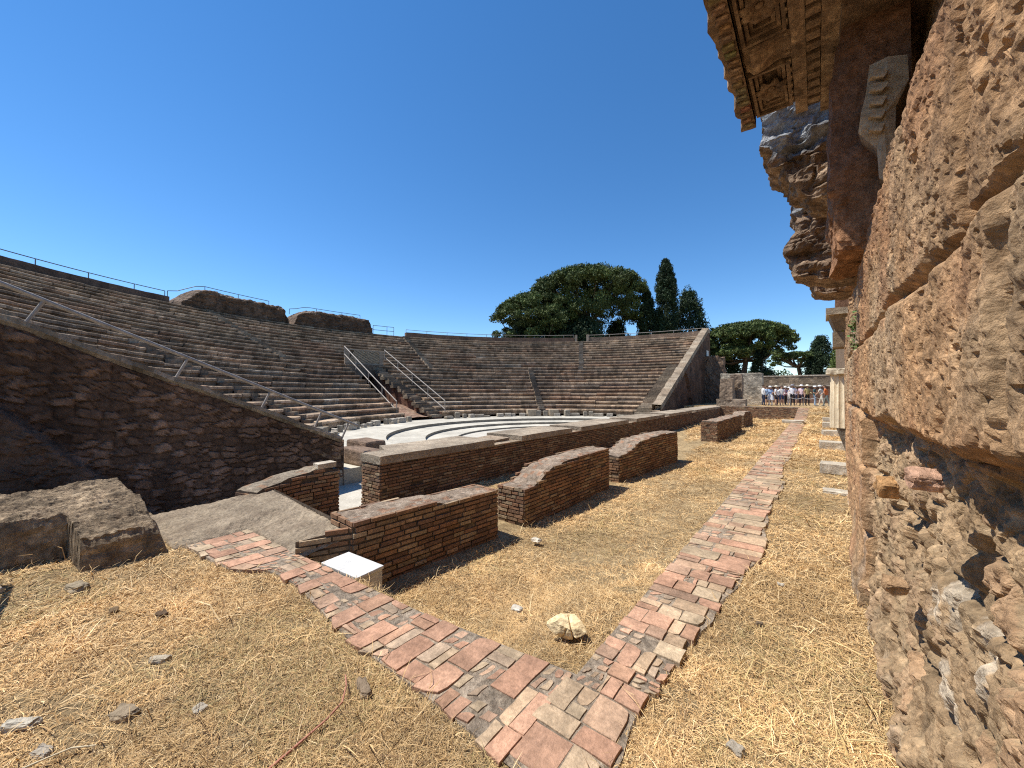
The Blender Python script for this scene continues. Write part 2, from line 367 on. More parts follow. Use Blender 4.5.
# ------------------------------------------------------------------ dry grass
def in_path(x, y):
    b = (x > -5.2) & (x < -1.0) & (y > np.interp(x, [-5.15, -4.1, -3.85, -3.4, -2.9, -2.39, -.6], [1.06, 1.18, 1.38, 1.42, 1.37, 1.31, 1.30])-.0) & (y < np.interp(x, [-5.15, -3.74, -2.33, -1.08], [1.62, 1.71, 1.8, 1.96]))
    return b | ((x > INX-.01) & (x < np.interp(y, [1.3, 2.1, 3., 4.3, 8.2, 8.4, 35], [-.72, -.70, -.58, -.50, -.50, -.58, -.48])-.02) & (y > 1.3))
def straw(N, dmin, dmax, lo=(-90, 40), w0=.0005, wk=.00030, l0=.028, lk=.0075, flat=.16):
    d = np.exp(rng.uniform(np.log(dmin), np.log(dmax), N)); a = np.radians(rng.uniform(lo[0], lo[1], N))
    x = np.sin(a)*d; y = np.cos(a)*d
    onA = ((y < np.interp(x, [-5.2, -1.1], [1.6, 1.95])) & (x > -9) & ~((x < -5.62) & (y < 1.0)) & ~((x < -5.12) & (y > .30) & (y < .94)) & ~((x < -5.12) & (y > 1.0))) | ((x > -1.1) & (x < .30+.022*y))
    onP = (x < INX-.02) & (x > -6.2) & (y > np.interp(x, [-5.2, -1.1], [1.72, 2.05]))
    z = np.where(onA, ground_z(x, y), pit_z(x, y))
    keep = (onA | onP) & ~in_path(x, y) & ~((x < -3.55) & (x > -4.2) & onP & (y < 26)) & ~((x < -4.) & onP & (y < 2.3))
    pn = np.stack([x, y, x*0], 1)
    dens = fbm(pn, 1.1, 3, 21)*.55+.56 + .4*fbm(pn, 6, 3, 33)
    keep &= rng.random(N) < np.clip(dens*1.6-.15, .10, 1)
    x, y, z, d = x[keep], y[keep], z[keep], d[keep]; n = len(x)
    th = rng.uniform(0, 2*np.pi, n); L = (l0+lk*d)*rng.uniform(.5, 1.7, n); W = (w0+wk*d)*rng.uniform(.6, 1.3, n)
    up = np.abs(rng.normal(0, flat, n)); up = np.where(rng.random(n) < .06, up+.5, up)
    tx, ty = np.cos(th), np.sin(th); bend = rng.normal(0, .35, n)
    P0 = np.stack([x, y, z-.004], 1)
    P1 = P0 + np.stack([tx*L*.5, ty*L*.5, L*up*.7+.006], 1)
    th2 = th+bend; P2 = P1 + np.stack([np.cos(th2)*L*.5, np.sin(th2)*L*.5, L*up*.2-.002], 1)
    sd = np.stack([-ty*W, tx*W, rng.normal(0, .5, n)*W], 1)
    V = np.stack([P0-sd, P0+sd, P1-sd*.8, P1+sd*.8, P2-sd*.2, P2+sd*.2], 1).reshape(-1, 3)
    k = np.arange(n)*6
    Fq = np.concatenate([np.stack([k, k+1, k+3, k+2], 1), np.stack([k+2, k+3, k+5, k+4], 1)])
    pal = np.array([(.62, .435, .215), (.53, .36, .165), (.72, .56, .32), (.41, .265, .12), (.25, .16, .085), (.66, .475, .24)])
    c = pal[rng.choice(6, n, p=[.26, .24, .12, .17, .09, .12])]*rng.uniform(.98, 1.36, (n, 1))*np.array([1.03, 1., .98])
    gm = (fbm(np.stack([x, y, x*0], 1), .8, 2, 55) > .38) & (rng.random(n) < .25)
    c[gm] = np.array([.52, .40, .18])
    return V, Fq, np.repeat(c, 6, 0)
parts = [straw(520000, .75, 4.6, (-97, 35)), straw(300000, 3.4, 12, (-97, 12), flat=.13), straw(110000, 10, 36, (-14, 3), flat=.12), straw(9000, .8, 7, (-97, 30), .0010, .00055, .10, .015, .16), straw(16000, .8, 7, (-97, 30), .0006, .0004, .045, .010, .55)]
off = 0; VV = []; FF = []; CC = []
for V, Fq, c in parts: VV.append(V); FF.append(Fq+off); CC.append(c); off += len(V)
kind(arrmesh('dry_grass', np.concatenate(VV), np.concatenate(FF), M['straw'], np.concatenate(CC)), 'stuff')
# ------------------------------------------------------------------ brickwork walls
REDS = [(.31, .18, .105), (.37, .22, .13), (.29, .175, .11), (.41, .27, .165), (.36, .25, .155), (.43, .32, .205), (.25, .155, .105), (.37, .205, .12)]
def brick_run(mb, P, N, L, z0, ztop, bl=(.17, .30), bh=.041, jt=.018, tone=1., cols=REDS, miss=.015):
    """real courses of single bricks along the plan curve P (s in metres) with outward normal N"""
    z = z0; k = 0
    while z < z0+12:
        s = -random.uniform(0, bl[0]); any_ = False
        while s < L:
            l = random.uniform(*bl); a, b = max(0, s), min(L, s+l-jt); s += l
            if b-a < .03: continue
            zt = ztop((a+b)/2)
            if z+bh*.6 > zt: continue
            any_ = True
            if random.random() < miss: continue
            o = random.uniform(.010, .026); c = random.choice(cols); sc = random.uniform(.8, 1.15)*tone; c = tuple(x*sc for x in c)
            pa, pb, na, nb_ = P(a), P(b), N(a), N(b); r = lambda: random.uniform(-.003, .003)
            q = [(pa[0]+na[0]*o, pa[1]+na[1]*o), (pb[0]+nb_[0]*o, pb[1]+nb_[1]*o), (pb[0]-nb_[0]*.03, pb[1]-nb_[1]*.03), (pa[0]-na[0]*.03, pa[1]-na[1]*.03)]
            zz0, zz1 = z+r(), min(z+bh+r(), zt+.012)
            mb.hexa([(x, y, zz0+r()) for x, y in q], [(x, y, zz1+r()) for x, y in q], c)
        if not any_ and k > 2: break
        z += bh+jt; k += 1
def resample(pts, st):
    out = []
    for a, b in zip(pts, pts[1:]):
        n = max(1, int(math.dist(a, b)/st))
        out += [(a[0]+(b[0]-a[0])*i/n, a[1]+(b[1]-a[1])*i/n) for i in range(n)]
    return out+[pts[-1]]
def low_wall(name, label, pts, th, z0, ztop, group=None, sides=(1, 1), ends=(1, 1), tone=.86, top_mat='rubble', rough=.02, cat='brick wall', st=.09, bl=(.17, .30), toptint=(1, 1, 1), overlap=0):
    """pts is the right-hand face line (looking along it, the wall body lies to the left)"""
    pl = resample(pts, st); n = len(pl)
    S = [0.]
    for a, b in zip(pl, pl[1:]): S.append(S[-1]+math.dist(a, b))
    T = []
    for i in range(n):
        a, b = pl[max(0, i-1)], pl[min(n-1, i+1)]; l = math.dist(a, b); T.append(((b[0]-a[0])/l, (b[1]-a[1])/l))
    def at(arr, s):
        s = min(max(s, 0), S[-1]); i = min(int(np.searchsorted(S, s, side='right'))-1, n-2); f = (s-S[i])/(S[i+1]-S[i])
        return tuple(arr[i][k]+(arr[i+1][k]-arr[i][k])*f for k in (0, 1))
    Lw = S[-1]; L_ = lambda s: (-at(T, s)[1], at(T, s)[0])
    c = pl[n//2]; root = thing(name, label, cat, (c[0], c[1], z0), group)
    mbk = MB()
    PR = lambda s: at(pl, s); NR = lambda s: tuple(-x for x in L_(s))
    PLf = lambda s: (at(pl, s)[0]+L_(s)[0]*th, at(pl, s)[1]+L_(s)[1]*th)
    if sides[0]: brick_run(mbk, PR, NR, Lw, z0, ztop, tone=tone, bl=bl)
    if sides[1]: brick_run(mbk, PLf, L_, Lw, z0, ztop, tone=tone, bl=bl)
    for e, s in ((ends[0], 0.), (ends[1], Lw)):
        if not e: continue
        p0, lv, tv = PR(s), L_(s), at(T, s); sg = -1 if s == 0 else 1
        brick_run(mbk, lambda q: (p0[0]+lv[0]*q, p0[1]+lv[1]*q), lambda q: (tv[0]*sg, tv[1]*sg), th, z0, lambda q: ztop(s), tone=tone, bl=(.13, .24))
    # mortar core
    A = [[(*PR(s), z0), (*PR(s), ztop(s))] for s in S]; B = [[(*PLf(s), z0), (*PLf(s), ztop(s))] for s in S]
    mbk.grid(A, (tone,)*3, 1, flip=True); mbk.grid(B, (tone,)*3, 1)
    for s in (0., Lw): mbk.poly([(*PR(s), z0), (*PLf(s), z0), (*PLf(s), ztop(s)), (*PR(s), ztop(s))], (tone,)*3, 1)
    mbk.build('brickwork', [M['brick'], M['mortar']], root)
    # broken top
    mt = MB(); m = max(5, int(th/.07)); Pg = []
    for s in S:
        row = []
        for j in range(m+1):
            f = j/m; p, q = PR(s), PLf(s); e = -.004 if j in (0, m) else 0
            x, y = p[0]+(q[0]-p[0])*f, p[1]+(q[1]-p[1])*f
            h = float(fbm(np.array([[x, y, 3.]]), 6, 3, 4)[0])*rough*1.6 + float(vnoise(np.array([[x*23, y*23, 1.]]), 7)[0])*rough*.5
            row.append((x, y, ztop(s)+(.004+h if 0 < j < m else -.006)))
        Pg.append(row)
    def ctop(i, j):
        k = random.random(); b = random.uniform(.8, 1.15); c = (b, b, b) if k < .88 else (b*1.1, b*.86, b*.75)
        return tuple(c[q]*toptint[q] for q in range(3))
    mt.grid(Pg, ctop, flip=True); mt.build('rubble_top', M[top_mat], root)
    return root
def prof(pts, jag=.02, seed=1):
    xs_ = [p[0] for p in pts]; zs_ = [p[1] for p in pts]
    def f(s):
        b = float(np.interp(s, xs_, zs_)); q = round(b/.058)*.058 if jag else b
        return .5*b+.5*q + jag*float(vnoise(np.array([[s*2.3, seed*7.7, .5]]), seed)[0])
    return f
GW = 'low brick walls standing in the sunken stage bed'
WX = -3.62
low_wall('brick_wall', 'low brick wall beside the white box, its top level with the gravel slab', [(-3.78, 2.12), (-3.64, 4.24)], .5, PIT-.06, prof([(0, .26), (.9, .25), (1.2, .2), (2.2, .19)], .015, 2), GW, tone=.88)
low_wall('brick_wall', 'brick wall with a stepped broken near end, second from the white box', [(-3.62, 4.86), (-3.60, 7.95)], .52, PIT-.06, prof([(0, .07), (.35, .09), (.75, .27), (1.4, .36), (3.1, .37)], .02, 3), GW)
low_wall('brick_wall', 'brick wall with a sloping near end, third from the white box', [(-3.60, 8.5), (-3.35, 12.3)], .55, PIT-.06, prof([(0, .12), (.5, .15), (1.2, .36), (3.3, .42), (3.8, .38)], .02, 4), GW)
low_wall('brick_wall', 'short straight brick wall with flat top, fourth from the white box', [(-3.28, 17.9), (-3.25, 24.2)], .62, PIT-.06, prof([(0, .34), (6, .36)], .02, 5), GW)
low_wall('brick_wall', 'short rounded brick wall nearest the far terrace', [(-3.35, 25.8), (-3.3, 29.2)], .62, PIT-.06, prof([(0, .22), (.6, .42), (2.4, .40), (3.4, .05)], .02, 6), GW)
low_wall('retaining_wall', 'long low brick retaining wall in front of the tourist group', [(-6.2, 35.1), (-1.05, 35.1)], .45, PIT-.1, lambda s: .47, tone=.95)
low_wall('curved_wall', 'curved brick wall end between gravel slab and white marble passage', [(-6.22, 2.05), (-6.34, 2.4), (-6.42, 2.75), (-6.40, 3.32)], .42, -.72, prof([(0, .19), (.5, .27), (.9, .33), (1.3, .31)], .006, 7), top_mat='concrete', tone=.95)
o = MB(); P = [(-6.62, 3.0), (-6.4, 2.98), (-6.43, 3.3), (-6.66, 3.31)]
o.hexa([(x, y, .33) for x, y in P], [(x*.999, y*.999, .415) for x, y in P], (1.05, 1, .95)); 
tag(o.build('stone_block', M['whitestone']), 'small pale stone slab lying on the curved brick wall', 'stone')
# stage front: the long straight wall with a capping broken by notches
root = thing('stage_front_wall', 'long straight brick stage front wall with pale concrete capping', 'brick wall', (-6.5, 21, PIT))
mbk = MB(); X0 = -6.2; yA, yB = 4.0, 38.
NOT = [(7.1, 8.2), (10.9, 11.5), (15.6, 16.5), (20.5, 21.2), (26, 27)]
ztp = lambda s: .30
brick_run(mbk, lambda s: (X0, yA+s), lambda s: (1, 0), yB-yA, PIT-.06, ztp, bl=(.2, .34), tone=.72)
brick_run(mbk, lambda s: (X0-.6+s, yA), lambda s: (0, -1), .6, -.74, ztp, bl=(.14, .24), tone=.9)
mbk.box(X0-1.2, X0-.001, yA+.6, yB, -.74, .30, (.8, .8, .8), 1); mbk.box(X0-.6, X0-.001, yA+.001, yA+.61, -.74, .298, (.8, .8, .8), 1)
mbk.build('brickwork', [M['brick'], M['mortar']], root)
mc = MB(); yc = [yA-.03]
segs = []; prev = yA-.03
for a, b in NOT: segs.append((prev, a)); prev = b
segs.append((prev, yB))
for k, (a, b) in enumerate(segs):
    ct = random.uniform(1.02, 1.25); n = max(2, int((b-a)/.25)); P = []
    for i in range(n+1):
        yv = a+(b-a)*i/n; bx = X0-.62 if yv < yA+.58 else X0-1.22
        q = random.uniform(-.006, .006); e = random.uniform(-.01, .012)
        P.append([(X0+.03+e, yv, .29), (X0+.03+e, yv, .44+q), (X0-.3, yv, .447+q), (bx, yv, .44+q), (bx, yv, .29)])
    mc.grid(P, lambda i, j: (ct*random.uniform(.95, 1.05),)*3); mc.poly(P[0]); mc.poly(P[-1][::-1])
mc.build('capping', M['concrete'], root)
mp = MB()
for a, b in NOT:
    mp.poly([(X0-.01, a, .303), (X0-.01, b, .303), (X0-1.2, b, .303), (X0-1.2, a, .303)], (1.1, 1.1, 1.05))
    mp.box(X0-1.0, X0-.3, a+.1, b-.1, .305, .37, (1.2, 1.2, 1.15), j=.03)
mp.build('notch_floor', M['rubble'], root)
# gravel slab
ux = np.linspace(0, 1, 150); uy = np.linspace(0, 1, 80); A_, B_ = np.meshgrid(ux, uy, indexing='ij')
c0, c1, c2, c3 = np.array([-6.75, .90]), np.array([-4.9, 1.06]), np.array([-3.80, 2.14]), np.array([-6.3, 2.28])
kx = np.array([-4.02, 1.66])
bot = lambda t: np.where(t[:, None] < .45, c0+(np.array([-5.10, .96])-c0)*(t[:, None]/.45), np.where(t[:, None] < .6, np.array([-5.10, .96])+(np.array([-5.08, 1.50])-np.array([-5.10, .96]))*((t[:, None]-.45)/.15), np.array([-5.08, 1.50])+(np.array([-4.02, 1.50])-np.array([-5.08, 1.50]))*((t[:, None]-.6)/.4)))
kb = np.array([-4.02, 1.50])
top = lambda t: c3+(c2-c3)*t[:, None]
t = A_.ravel(); s_ = B_.ravel(); q = bot(t)*(1-s_)[:, None]+top(t)*s_[:, None]
pn = np.c_[q, q[:, 0]*0]
bl_ = sstep(-5.4, -5.12, q[:, 0]); z = (.02+.15*np.clip((q[:, 1]-1.)/1.2, 0, 1))*(1-bl_)+(.006+.15*np.clip((q[:, 1]-1.64)/.55, 0, 1))*bl_-.05*sstep(1.68, 1.6, q[:, 1])*sstep(-5.2, -5.13, q[:, 0])+.010*fbm(pn, 7, 4, 2)+.012*fbm(pn, 30, 2, 6)
edge = (s_ == 0) | (s_ == 1) | (t == 0) | (t == 1); z = np.where(edge, z-.03, z)
root = thing('gravel_slab', 'flat gravelly concrete slab between short brick path and curved wall', 'slab', (-5, 1.6, -.5))
arrmesh('slab_top', np.c_[q, z], gridF(150, 80), M['concrete'], (1.05, 1.02, .98), root, smooth=True)
mbk = MB(); sgl = math.dist(kx, c2)
dv = (c2-kx)/sgl; nv = (dv[1], -dv[0])
brick_run(mbk, lambda s: tuple(kx+dv*s), lambda s: nv, sgl, PIT-.06, lambda s: .13+.09*s/sgl, tone=.9)
mbk.poly([(*kx, -.6), (*c2, -.6), (*c2, .19), (*kx, .13)], (1, 1, 1), 1)
mbk.poly([(*c3, -.75), (*c2, -.75), (*c2, .19), (*c3, .18)], (1, 1, 1), 1)
mbk.poly([(-3.80, 2.14, -.6), (-3.78, 2.6, -.6), (-3.78, 2.6, .2), (-3.80, 2.14, .2)], (1, 1, 1), 1)
mbk.build('brick_edge', [M['brick'], M['mortar']], root)
# white box
root = thing('electrical_box', 'plain white box with flat lid standing against the short brick path', 'box', (-3.42, 1.90, PIT))
mb = MB(); q = [(-3.66, 1.755), (-3.14, 1.80), (-3.17, 2.07), (-3.69, 2.03)]
mb.hexa([(x, y, PIT+.02) for x, y in q], [(x, y, -.03) for x, y in q], (.93, .92, .9)); ob = mb.build('body', M['white'], root)
cxm, cym = -3.415, 1.914
mb = MB(); q2 = [(cxm+(x-cxm)*1.05, cym+(y-cym)*1.06) for x, y in q]; mb.hexa([(x, y, -.03) for x, y in q2], [(x, y, .0) for x, y in q2]); ob = mb.build('lid', M['white'], root)
bv = ob.modifiers.new('bevel', 'BEVEL'); bv.width = .006; bv.segments = 2
# ------------------------------------------------------------------ theatre seating
CX, CY = -9.4, 17.5
NR_, NC, R0, TD, RISE, ZB = 24, 11, 12.5, .6875, 1/3, -.15
def pol(th, r): return (CX-math.cos(th)*r, CY+math.sin(th)*r)
def tread(i): return ZB+RISE*(i+1)
cav = thing('theatre_seating', 'huge semicircular bank of worn stone seating rows around the orchestra', 'theatre seating', (CX-20, CY, ZB))
SEATC = [(0.266, 0.194, 0.128), (0.294, 0.216, 0.143), (0.243, 0.177, 0.118), (0.277, 0.194, 0.126), (0.26, 0.196, 0.137), (0.311, 0.233, 0.16), (0.26, 0.17, 0.109)]
random.seed(5)
for i in range(NR_):
    r0 = R0+TD*i; zt = tread(i); cut = math.asin(1.7/r0) if i < NC else 0
    for (ta, tb) in (((-R(90), -cut), (cut, R(90))) if cut else ((-R(90), R(90)),)):
        mb = MB(); th = ta; P = []; cols = []
        while th < tb-.004:
            L = random.uniform(.9, 3.2); t1 = min(th+L/r0, tb)
            if (tb-t1)*r0 < .5: t1 = tb
            dz, dr = random.uniform(-.018, .014), random.uniform(-.02, .02); worn = random.random() < .05
            if worn: dz -= .06; dr += .07
            c = random.choice(SEATC); s = random.uniform(.86, 1.16)
            if random.random() < .02: c = (.30, .25, .19)
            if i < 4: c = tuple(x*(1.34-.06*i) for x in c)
            c = tuple(x*s for x in c); c0 = c; n = max(2, int((t1-th)*r0/.3)); g = .012/r0
            for j in range(n+1):
                t = th+g+(t1-th-2*g)*j/n
                v = np.array([[t*r0*1.7, i*3.1, 0.], [t*r0*2.3, i*3.1, 5.], [t*r0*5, i*3.1, 9.], [t*r0*.5, i*3.1, 2.]]); q = vnoise(v, 3)
                e = (.02*q[0]+.022*q[2])*(.5 if i < 8 else 1)+.02*max(0, q[3]-.3); h = .012*q[1]-.03*max(0, q[2]-.25); zz = zt+dz
                P.append([(*pol(t, r0+dr+.055), zt-RISE-.05), (*pol(t, r0+dr+.05), zz-.14), (*pol(t, r0+dr-.005+e), zz-.12), (*pol(t, r0+dr+e), zz-.025+h), (*pol(t, r0+dr+.03+e), zz+h), (*pol(t, r0+TD+.12), zz+.012)]); k_ = 1+.35*q[2]+.22*q[1]; cols.append(tuple(x*k_ for x in c0) if j < n else tuple(x*.3 for x in c0))
            th = t1
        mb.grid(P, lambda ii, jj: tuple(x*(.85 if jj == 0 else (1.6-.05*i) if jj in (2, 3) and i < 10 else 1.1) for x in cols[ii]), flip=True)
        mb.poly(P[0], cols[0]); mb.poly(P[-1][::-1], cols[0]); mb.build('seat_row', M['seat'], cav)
# stairs: two small steps on every seat
STC = [(.27, .215, .15), (.22, .17, .12), (.32, .26, .19), (.20, .155, .11)]
def stairs(thf, i0, i1, wd=.5):
    mb = MB()
    for i in range(i0, i1):
        for k in (0, 1):
            r = R0+TD*i-TD*.5+k*TD*.5-.06; zt = tread(i)-RISE*.5+k*RISE*.5+random.uniform(-.015, .02)+(.03 if k else 0)
            random.random()
            c = random.choice(STC); th0 = thf(r) if callable(thf) else thf; da = wd/2/r; e = random.uniform(-.05, .05)/r
            q = [pol(th0-da+e, r), pol(th0+da+e, r), pol(th0+da+e, r+TD*.55), pol(th0-da+e, r+TD*.55)]
            mb.hexa([(x, y, zt-.24) for x, y in q][::-1], [(x, y, zt) for x, y in q][::-1], c)
    return mb.build('stair_flight', M['seat'], cav)
stairs(R(47), 0, 12); stairs(R(-47), 0, 12); stairs(R(18.3), 12, 24); stairs(R(61.8), 12, 24); stairs(R(-18.3), 12, 24); stairs(R(-61.5), 12, 24); stairs(lambda r: R(90)-1.25/r, 0, 13, 1.1)
# low parapet behind the last row and the outer back of the bank
def arc_wall(name, parent, t0, t1, r0, r1, z0, z1, m, jag=.03, col=(1, 1, 1), st=.5, build=True, mb=None):
    mb = mb or MB(); n = max(2, int((t1-t0)*r0/st)); P = []
    for j in range(n+1):
        t = t0+(t1-t0)*j/n; h = jag*float(vnoise(np.array([[t*40, z1, 2.]]), 4)[0]); e = jag*.6*float(vnoise(np.array([[t*55, z1, 7.]]), 5)[0])
        P.append([(*pol(t, r0+e), z0), (*pol(t, r0+e), z1+h), (*pol(t, r1), z1+h), (*pol(t, r1), z0)])
    mb.grid(P, lambda i, j: shd(col, .85, 1.12), flip=True); mb.poly(P[0], col); mb.poly(P[-1][::-1], col)
    return mb.build(name, m, parent) if build else mb
RT = R0+TD*NR_
DK = (.20, .13, .09)
arc_wall('back_wall', cav, -R(90), -R(22.8), RT+.02, RT+.7, 6.5, 8.42, M['rubblewall'], col=(.145, .10, .075))
arc_wall('back_wall', cav, R(19), R(60.2), RT+.02, RT+.6, 6.5, 8.44, M['rubblewall'], col=DK)
arc_wall('back_wall', cav, R(63.6), R(89.8), RT+.02, RT+.6, 6.5, 8.40, M['rubblewall'], col=(.24, .17, .12))
arc_wall('outer_wall', cav, -R(90), -R(.1), RT+.75, RT+1.2, -1.1, 7.8, M['rubblewall'], col=DK)
arc_wall('outer_wall', cav, R(.1), R(90), RT+.75, RT+1.2, -1.1, 7.8, M['rubblewall'], col=DK)
for t in (R(60.3), R(63.1)):
    arc_wall('gate_pier', cav, t, t+R(.6), RT-.2, RT+.5, 7.4, 8.75, M['rubblewall'], col=(.34, .27, .2))
# standing remnants of the upper gallery
def remnant(t0, t1, z1, label, seed, dip=0):
    n, m = 190, 70; u = np.linspace(0, 1, n); prof_r = []
    zt = z1 - .25*np.abs(fbm(np.c_[u*9, u*0, u*0], 1, 3, seed)) - dip*sstep(.25, 0, u) - .9*sstep(.06, 0, u) - .9*sstep(.94, 1, u)
    T_ = R(t0)+(R(t1)-R(t0))*u
    prs = []
    for k in range(m):
        f = k/(m-1)
        if f < .42: rr = RT-.35+.12*f; zz = f/.42
        elif f < .62: rr = RT-.3+2.1*(f-.42)/.2; zz = 1+.10*math.sin((f-.42)/.2*math.pi)
        else: rr = RT+1.8; zz = 1-(f-.62)/.38
        prs.append((rr, zz))
    r = np.array([p[0] for p in prs]); zz = np.array([p[1] for p in prs])
    Tt, rr = np.meshgrid(T_, r, indexing='ij'); ZZ = 7.3+(zt[:, None]-7.3)*zz[None, :]
    P3 = np.stack([CX-np.cos(Tt)*rr, CY+np.sin(Tt)*rr, ZZ], 2).reshape(-1, 3)
    d = .26*fbm(P3, .9, 4, seed)+.17*fbm(P3, 3., 4, seed+4)+.07*fbm(P3, 8, 3, seed+6)+.16*fbm(np.c_[P3[:, 0]*.6, P3[:, 1]*.6, P3[:, 2]*7], 1, 3, seed+8, ridge=True)
    P3[:, 0] += d*np.cos(Tt.ravel())*1.0; P3[:, 1] -= d*np.sin(Tt.ravel()); P3[:, 2] += .4*d*(P3[:, 2] > 7.6)
    tn = np.array([.15, .10, .068])*(1+.4*fbm(P3, .8, 3, seed+2)+.4*fbm(P3, 6, 3, seed+7)+.5*fbm(np.c_[P3[:, 0]*1.5, P3[:, 1]*1.5, P3[:, 2]*9], 1, 3, seed+9))[:, None]; tn = np.clip(tn, .04, .5)
    lt = (np.tile(np.arange(m), n) > 27) & (np.tile(np.arange(m), n) < 46); tn[lt] = tn[lt]*np.array([1.5, 1.6, 1.7])
    V = P3; F = gridF(n, m, flip=True)
    o = arrmesh('gallery_ruin', V, F, M['rubblewall'], tn)
    mbx = MB()
    return tag(o, label, 'ruin', 'ruined masonry masses above the top seating row')
remnant(-22.6, -5.2, 9.3, 'longer rough masonry mass above the top seats, with a pale broken left end', 3, dip=1.1)
remnant(-4.6, 11.3, 9.4, 'shorter flat topped masonry mass above the top seats, right of the longer one', 9, dip=.7)
# railings along the top
def railing(name, label, pts, h, post=2., r=.028, m='darksteel', mid=False, group=None, cat='railing'):
    root = thing(name, label, cat, pts[len(pts)//2], group)
    mb = MB(); mb.tube([(p[0], p[1], p[2]+h) for p in pts], r, 6)
    if mid: mb.tube([(p[0], p[1], p[2]+h*.5) for p in pts], r, 6)
    mb.build('rail', M[m], root)
    mp = MB(); acc = 0; last = None
    for k, p in enumerate(pts):
        if last is None or math.dist(last[:2], p[:2]) >= post-.01 or k == len(pts)-1:
            mp = MB(); mp.tube([(p[0], p[1], p[2]), (p[0], p[1], p[2]+h)], r*.9, 6); mp.build('post', M[m], root); last = p
    return root
def arcpts(t0, t1, r, z, st=.6):
    n = max(3, int((t1-t0)*r/st)); return [(*pol(t0+(t1-t0)*k/n, r), z(k/n) if callable(z) else z) for k in range(n+1)]
GR = 'thin metal railings along the top of the theatre'
railing('safety_railing', 'thin dark railing on the left top wall, running out of the photo', arcpts(-R(60), -R(23), RT+.35, 8.40), .42, 2.2, group=GR)
railing('safety_railing', 'thin dark railing arching over the longer masonry mass', arcpts(-R(22), -R(7.5), RT+.9, lambda f: 8.45+1.0*sstep(0, .33, f)-.12*f), .55, 2.2, group=GR)
railing('safety_railing', 'thin dark railing on the flat top of the shorter masonry mass', arcpts(-R(4), R(9.5), RT+.9, lambda f: 9.0+.45*sstep(0, .25, f)), .5, 2.2, group=GR)
railing('safety_railing', 'short thin railing in the gap between masonry mass and parapet', arcpts(R(12), R(16.5), RT+.5, 8.0), .95, 1.4, mid=True, group=GR)
railing('safety_railing', 'thin pale railing on the brick parapet below the pine trees', arcpts(R(19.2), R(60), RT+.4, 8.42), .38, 2.2, m='steel', group=GR)
railing('safety_railing', 'thin pale railing on the parapet right of the gap, ending at the sloping wall', arcpts(R(63.8), R(89), RT+.4, 8.38), .36, 2.2, m='steel', group=GR)
# corridor through the middle of the lower rows
cor = thing('entrance_corridor', 'open entrance passage cut through the lower rows, with rough brick sides', 'passage', (CX-R0-3, CY, ZB))
mb = MB(); n = 40; RED = (.20, .105, .07)
rr = np.linspace(R0-.1, R0+TD*NC, n)
for sgn in (-1, 1):
    P = []
    for r in rr:
        zt = max(.1, tread(int((r-R0)/TD)) if r > R0 else tread(0))-.06; y = CY+sgn*1.68
        P.append([(CX-r, y, -.4), (CX-r, y+.02*random.uniform(-1, 1), (zt-.4)*.5), (CX-r, y, zt)])
    mb.grid(P, lambda i, j: shd(RED, .7, 1.3), flip=sgn > 0)
mb.build('side_wall', M['rubblewall'], cor)
mb = MB(); P = []
for r in rr: P.append([(CX-r, CY+y, -.15+.8*float(sstep(R0+.5, R0+4.2, r))+.04*float(vnoise(np.array([[r*3, y*3, 0.]]), 4)[0])) for y in np.linspace(-1.68, 1.68, 14)])
mb.grid(P, lambda i, j: random.choice([(.30, .19, .135), (.26, .16, .11), (.34, .24, .17)]), flip=True); mb.build('rubble_floor', M['rubble'] if False else M['rubblewall'], cor)
mb = MB(); xe = CX-(R0+TD*NC)+.02
mb.box(xe-.3, xe, CY-1.7, CY+1.7, 2.9, 3.9, (.19, .15, .11)); mb.box(xe-.3, xe, CY-1.7, CY-1.25, -.3, 2.9, (.19, .15, .11)); mb.box(xe-.3, xe, CY+1.2, CY+1.7, -.3, 2.9, (.19, .15, .11))
mb.build('end_arch', M['rubblewall'], cor); mb = MB(); mb.box(xe-4, xe-3.8, CY-1.7, CY+1.7, -.3, 3.9, (.04, .03, .025)); mb.build('shade_backing', M['rubblewall'], cor)  # second box: near-black sheet painted as the darkness inside the passage mouth
mb = MB()
for k in range(24):
    r = R0-.1+k*TD*.5; zt = ZB+RISE*.5+RISE*.5*k
    if zt > 3.7: break
    c = random.choice(STC); mb.box(CX-r-.5, CX-r, CY+.72+random.uniform(-.18, .12), CY+1.66, zt-.26, zt+random.uniform(-.05, .05), c, j=.04)
    mb.box(CX-r-.5, CX-r, CY+.86+random.uniform(-.05, .05), CY+1.65, -.4, zt-.2, shd(RED, .7, 1.2))
mb.build('stair_flight', M['seat'], cor)
for k in range(NC):
    mb = MB(); r = R0+TD*k; mb.box(CX-r-.4, CX-r+.02, CY-1.95, CY-1.55+random.uniform(-.08, .05), tread(k)-.35, tread(k)+random.uniform(-.02, .03), random.choice([(.27, .225, .165), (.24, .19, .14), (.22, .17, .12)]), j=.02)
    mb.build('edge_block', M['seat'], cor)
def slope_rail(label, y, r_a, r_b, za, zb):
    a = Vector((CX-r_a, y, za)); b = Vector((CX-r_b, y, zb))
    root = thing('handrail', label, 'handrail', (a+b)/2, 'paired handrails on the middle entrance passage')
    mb = MB(); mb.tube([a, b], .04, 8); mb.build('top_rail', M['steel'], root)
    mb = MB(); h = Vector((0, 0, -.62)); mb.tube([a+h, b+h], .04, 8); mb.build('lower_rail', M['steel'], root)
    for k in range(5):
        p = a.lerp(b, k/4); mp = MB(); mp.tube([p, p+Vector((0, 0, -.85))], .03, 6); mp.build('post', M['steel'], root)
slope_rail('pale double handrail on the left edge of the middle passage', CY-1.78, R0+TD*(NC+.1), R0+.6, 5.25, .95)
